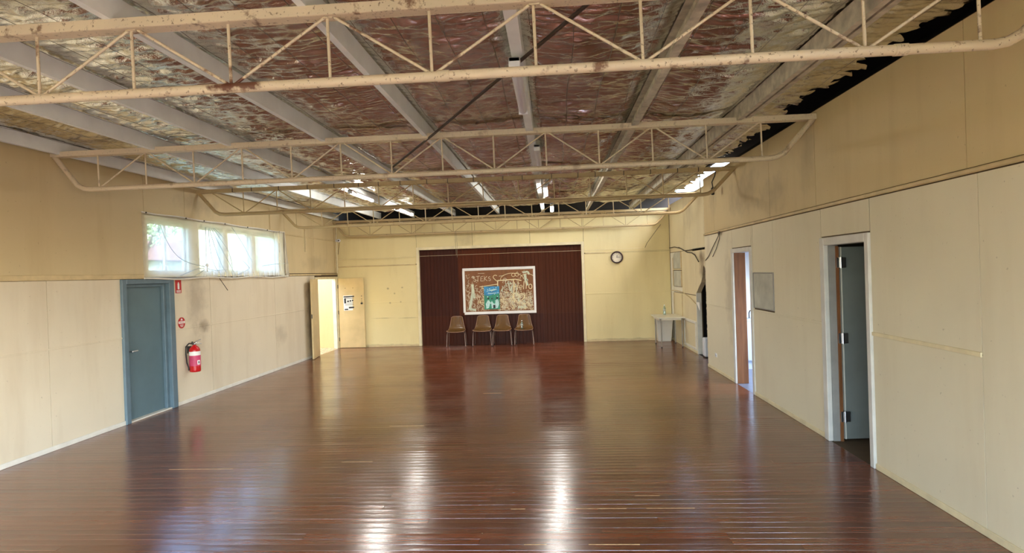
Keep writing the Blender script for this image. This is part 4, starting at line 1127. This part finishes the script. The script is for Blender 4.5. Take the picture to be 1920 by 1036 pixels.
m = MB(); m.tube([(2.93, 10.52, 2.54), (2.94, 10.62, 2.47), (2.945, 11.0, 2.30), (2.95, 11.35, 2.13), (2.955, 11.6, 2.06)], .007, 6); m.tube([(2.93, 10.50, 2.54), (2.94, 10.55, 2.42), (2.945, 10.8, 2.25), (2.95, 10.95, 2.18), (2.955, 11.08, 2.12)], .006, 6); m.bbox(2.915, 2.935, 10.47, 10.56, 2.50, 2.55)
tag(m.build('looped_wires', 'cable'), 'pair of dark wires looping down from the right wall rail', 'wire')
m = MB(); m.tube([(3.15, 16.05, 2.47), (3.15, 15.4, 2.47), (3.14, 14.6, 2.40), (3.14, 13.9, 2.28), (3.14, 13.5, 2.26), (3.14, 13.2, 2.2), (3.14, 12.9, 2.05)], .012, 6); m.tube([(3.15, 14.9, 2.44), (3.14, 14.2, 2.33), (3.14, 13.5, 2.33)], .012, 6)
tag(m.build('wall_cable', 'cable'), 'dark cable sagging along the pale wall above the white table', 'cable')
m = MB(); m.tube([(3.16, 16.05, 1.33), (3.155, 15.3, 1.35), (3.15, 14.6, 1.33), (3.15, 13.9, 1.24), (3.14, 13.3, 1.13)], .010, 6)
tag(m.build('cream_cable', 'trim_tan'), 'tan cable arching along the wall behind the white table', 'cable')
m = MB(); m.prism([(12.95, 1.17), (13.22, 1.16), (12.93, .98)], 'x', 3.14, 3.155)
tag(m.build('torn_board', 'white'), 'torn triangular white scrap stuck in the dark wall opening', 'scrap')
o = thing('white_heater', 'slim white box standing on the floor in the dark wall opening', 'box', (3.22, 12.82, 0))
box('case', 'white_metal', o, -.05, .12, -.10, .10, .02, .42, bevel=.02); box('foot', 'black', o, -.045, .11, -.09, .09, 0, .02)
m = MB(); m.tube([(2.86, 10.35, 3.60), (2.84, 10.36, 3.5), (2.80, 10.40, 3.40), (2.82, 10.42, 3.30)], .010, 6); m.bbox(2.79, 2.84, 10.39, 10.45, 3.18, 3.31, b=.012)
tag(m.build('hanging_connector', 'black'), 'black cable end with plug dangling by the right end of the third truss', 'cable')

# ------------------------------------------------------------------ kitchen glimpsed through the doorway
o = thing('kitchen_bench', 'white kitchen bench glimpsed through the narrow doorway on the right', 'bench', (4.0, 11.2, 0))
box('cabinet', 'kitchen_white', o, -.85, .9, -.02, .28, .15, .90); box('worktop', 'kitchen_white', o, -.88, .92, -.06, .28, .905, .945, bevel=.006); box('kickboard', 'kitchen_white', o, -.84, .9, .03, .28, 0, .15)
for i in range(3):
    d_ = box('door', 'kitchen_white', o, -.83 + i * .58, -.27 + i * .58, -.04, -.02, .17, .88, bevel=.004); box('handle', 'chrome', d_, -.32 + i * .58, -.30 + i * .58, -.055, -.04, .7, .82)
o = thing('kitchen_tap', 'dark curved tap on the kitchen bench seen through the doorway', 'tap', (3.66, 11.33, .945))
MB().tube([(0, 0, 0), (0, 0, .10), (.01, -.02, .14), (.03, -.06, .15), (.04, -.09, .13), (.045, -.1, .10)], .011, 8).build('spout', 'dark_metal', o)
for x in (-.08, .09): MB().tube([(x, 0, 0), (x, 0, .05), (x, -.03, .065)], .010, 8).build('handle', 'dark_metal', o)

# ------------------------------------------------------------------ outside the clerestory window
struct(MB().box(-90, -6.5, -60, 90, -.6, -.5).build('ground', 'grass'))
o = thing('neighbour_house', 'pale house with brown fascia outside the clerestory window', 'house', (-18, 30, -.5))
MB().box(-6, 2, -22, 22, 0, 3.4).build('wall', 'outside_wall', o, fix=False)
MB().box(-6.6, 2.7, -22.6, 22.6, 3.4, 4.25).build('fascia', 'outside_roof', o, fix=False)
MB().prism([(-6.6, 4.25), (2.7, 4.25), (-2, 5.0)], 'y', -22.6, 22.6).build('roof', 'outside_wall', o)
for y in (-10, -4, 4, 12): wdw = box('window', 'white_old', o, 2.0, 2.05, y, y + 1.6, 1.0, 2.4); box('pane', 'grey_door', wdw, 2.05, 2.06, y + .1, y + 1.5, 1.1, 2.3)


def tree(x, y, h, s, label):
    o = thing('garden_tree', label, 'tree', (x, y, -.5), 0, 'trees outside the window')
    r = random.Random(int(x * 7 + y)); t_ = MB(); t_.tube([(0, 0, 0), (.1, .1, h * .4), (0, .2, h * .75)], [.2, .14, .06], 7)
    for k in range(7):
        a = r.uniform(0, 6.3); t_.tube([(.08, .1, h * .4 + k * .2), (math.cos(a) * s * .6, math.sin(a) * s * .6, h * .6 + k * .25)], [.06, .02], 5)
    t_.build('trunk', 'bark', o, fix=False)
    l = MB()
    for k in range(3200):
        a, b, q = r.uniform(0, 6.3), r.uniform(-1, 1), r.random() ** .5
        c = Vector((s * q * math.cos(a) * math.sqrt(1 - b * b), s * q * math.sin(a) * math.sqrt(1 - b * b), h * .75 + s * .7 * q * b))
        u = Vector((r.uniform(-1, 1), r.uniform(-1, 1), r.uniform(-1, 1))).normalized() * .10; w = u.orthogonal().normalized() * .06
        l.add([c - u, c + w, c + u, c - w], [(0, 1, 2, 3)])
    stuff(l.build('leaves', 'leaf', o, fix=False))


tree(-13.5, 18.0, 6.4, 1.7, 'leafy tree outside the leftmost window pane')
tree(-12.5, 24.0, 5.5, 2.2, 'leafy tree outside the third window pane, before the pale house')
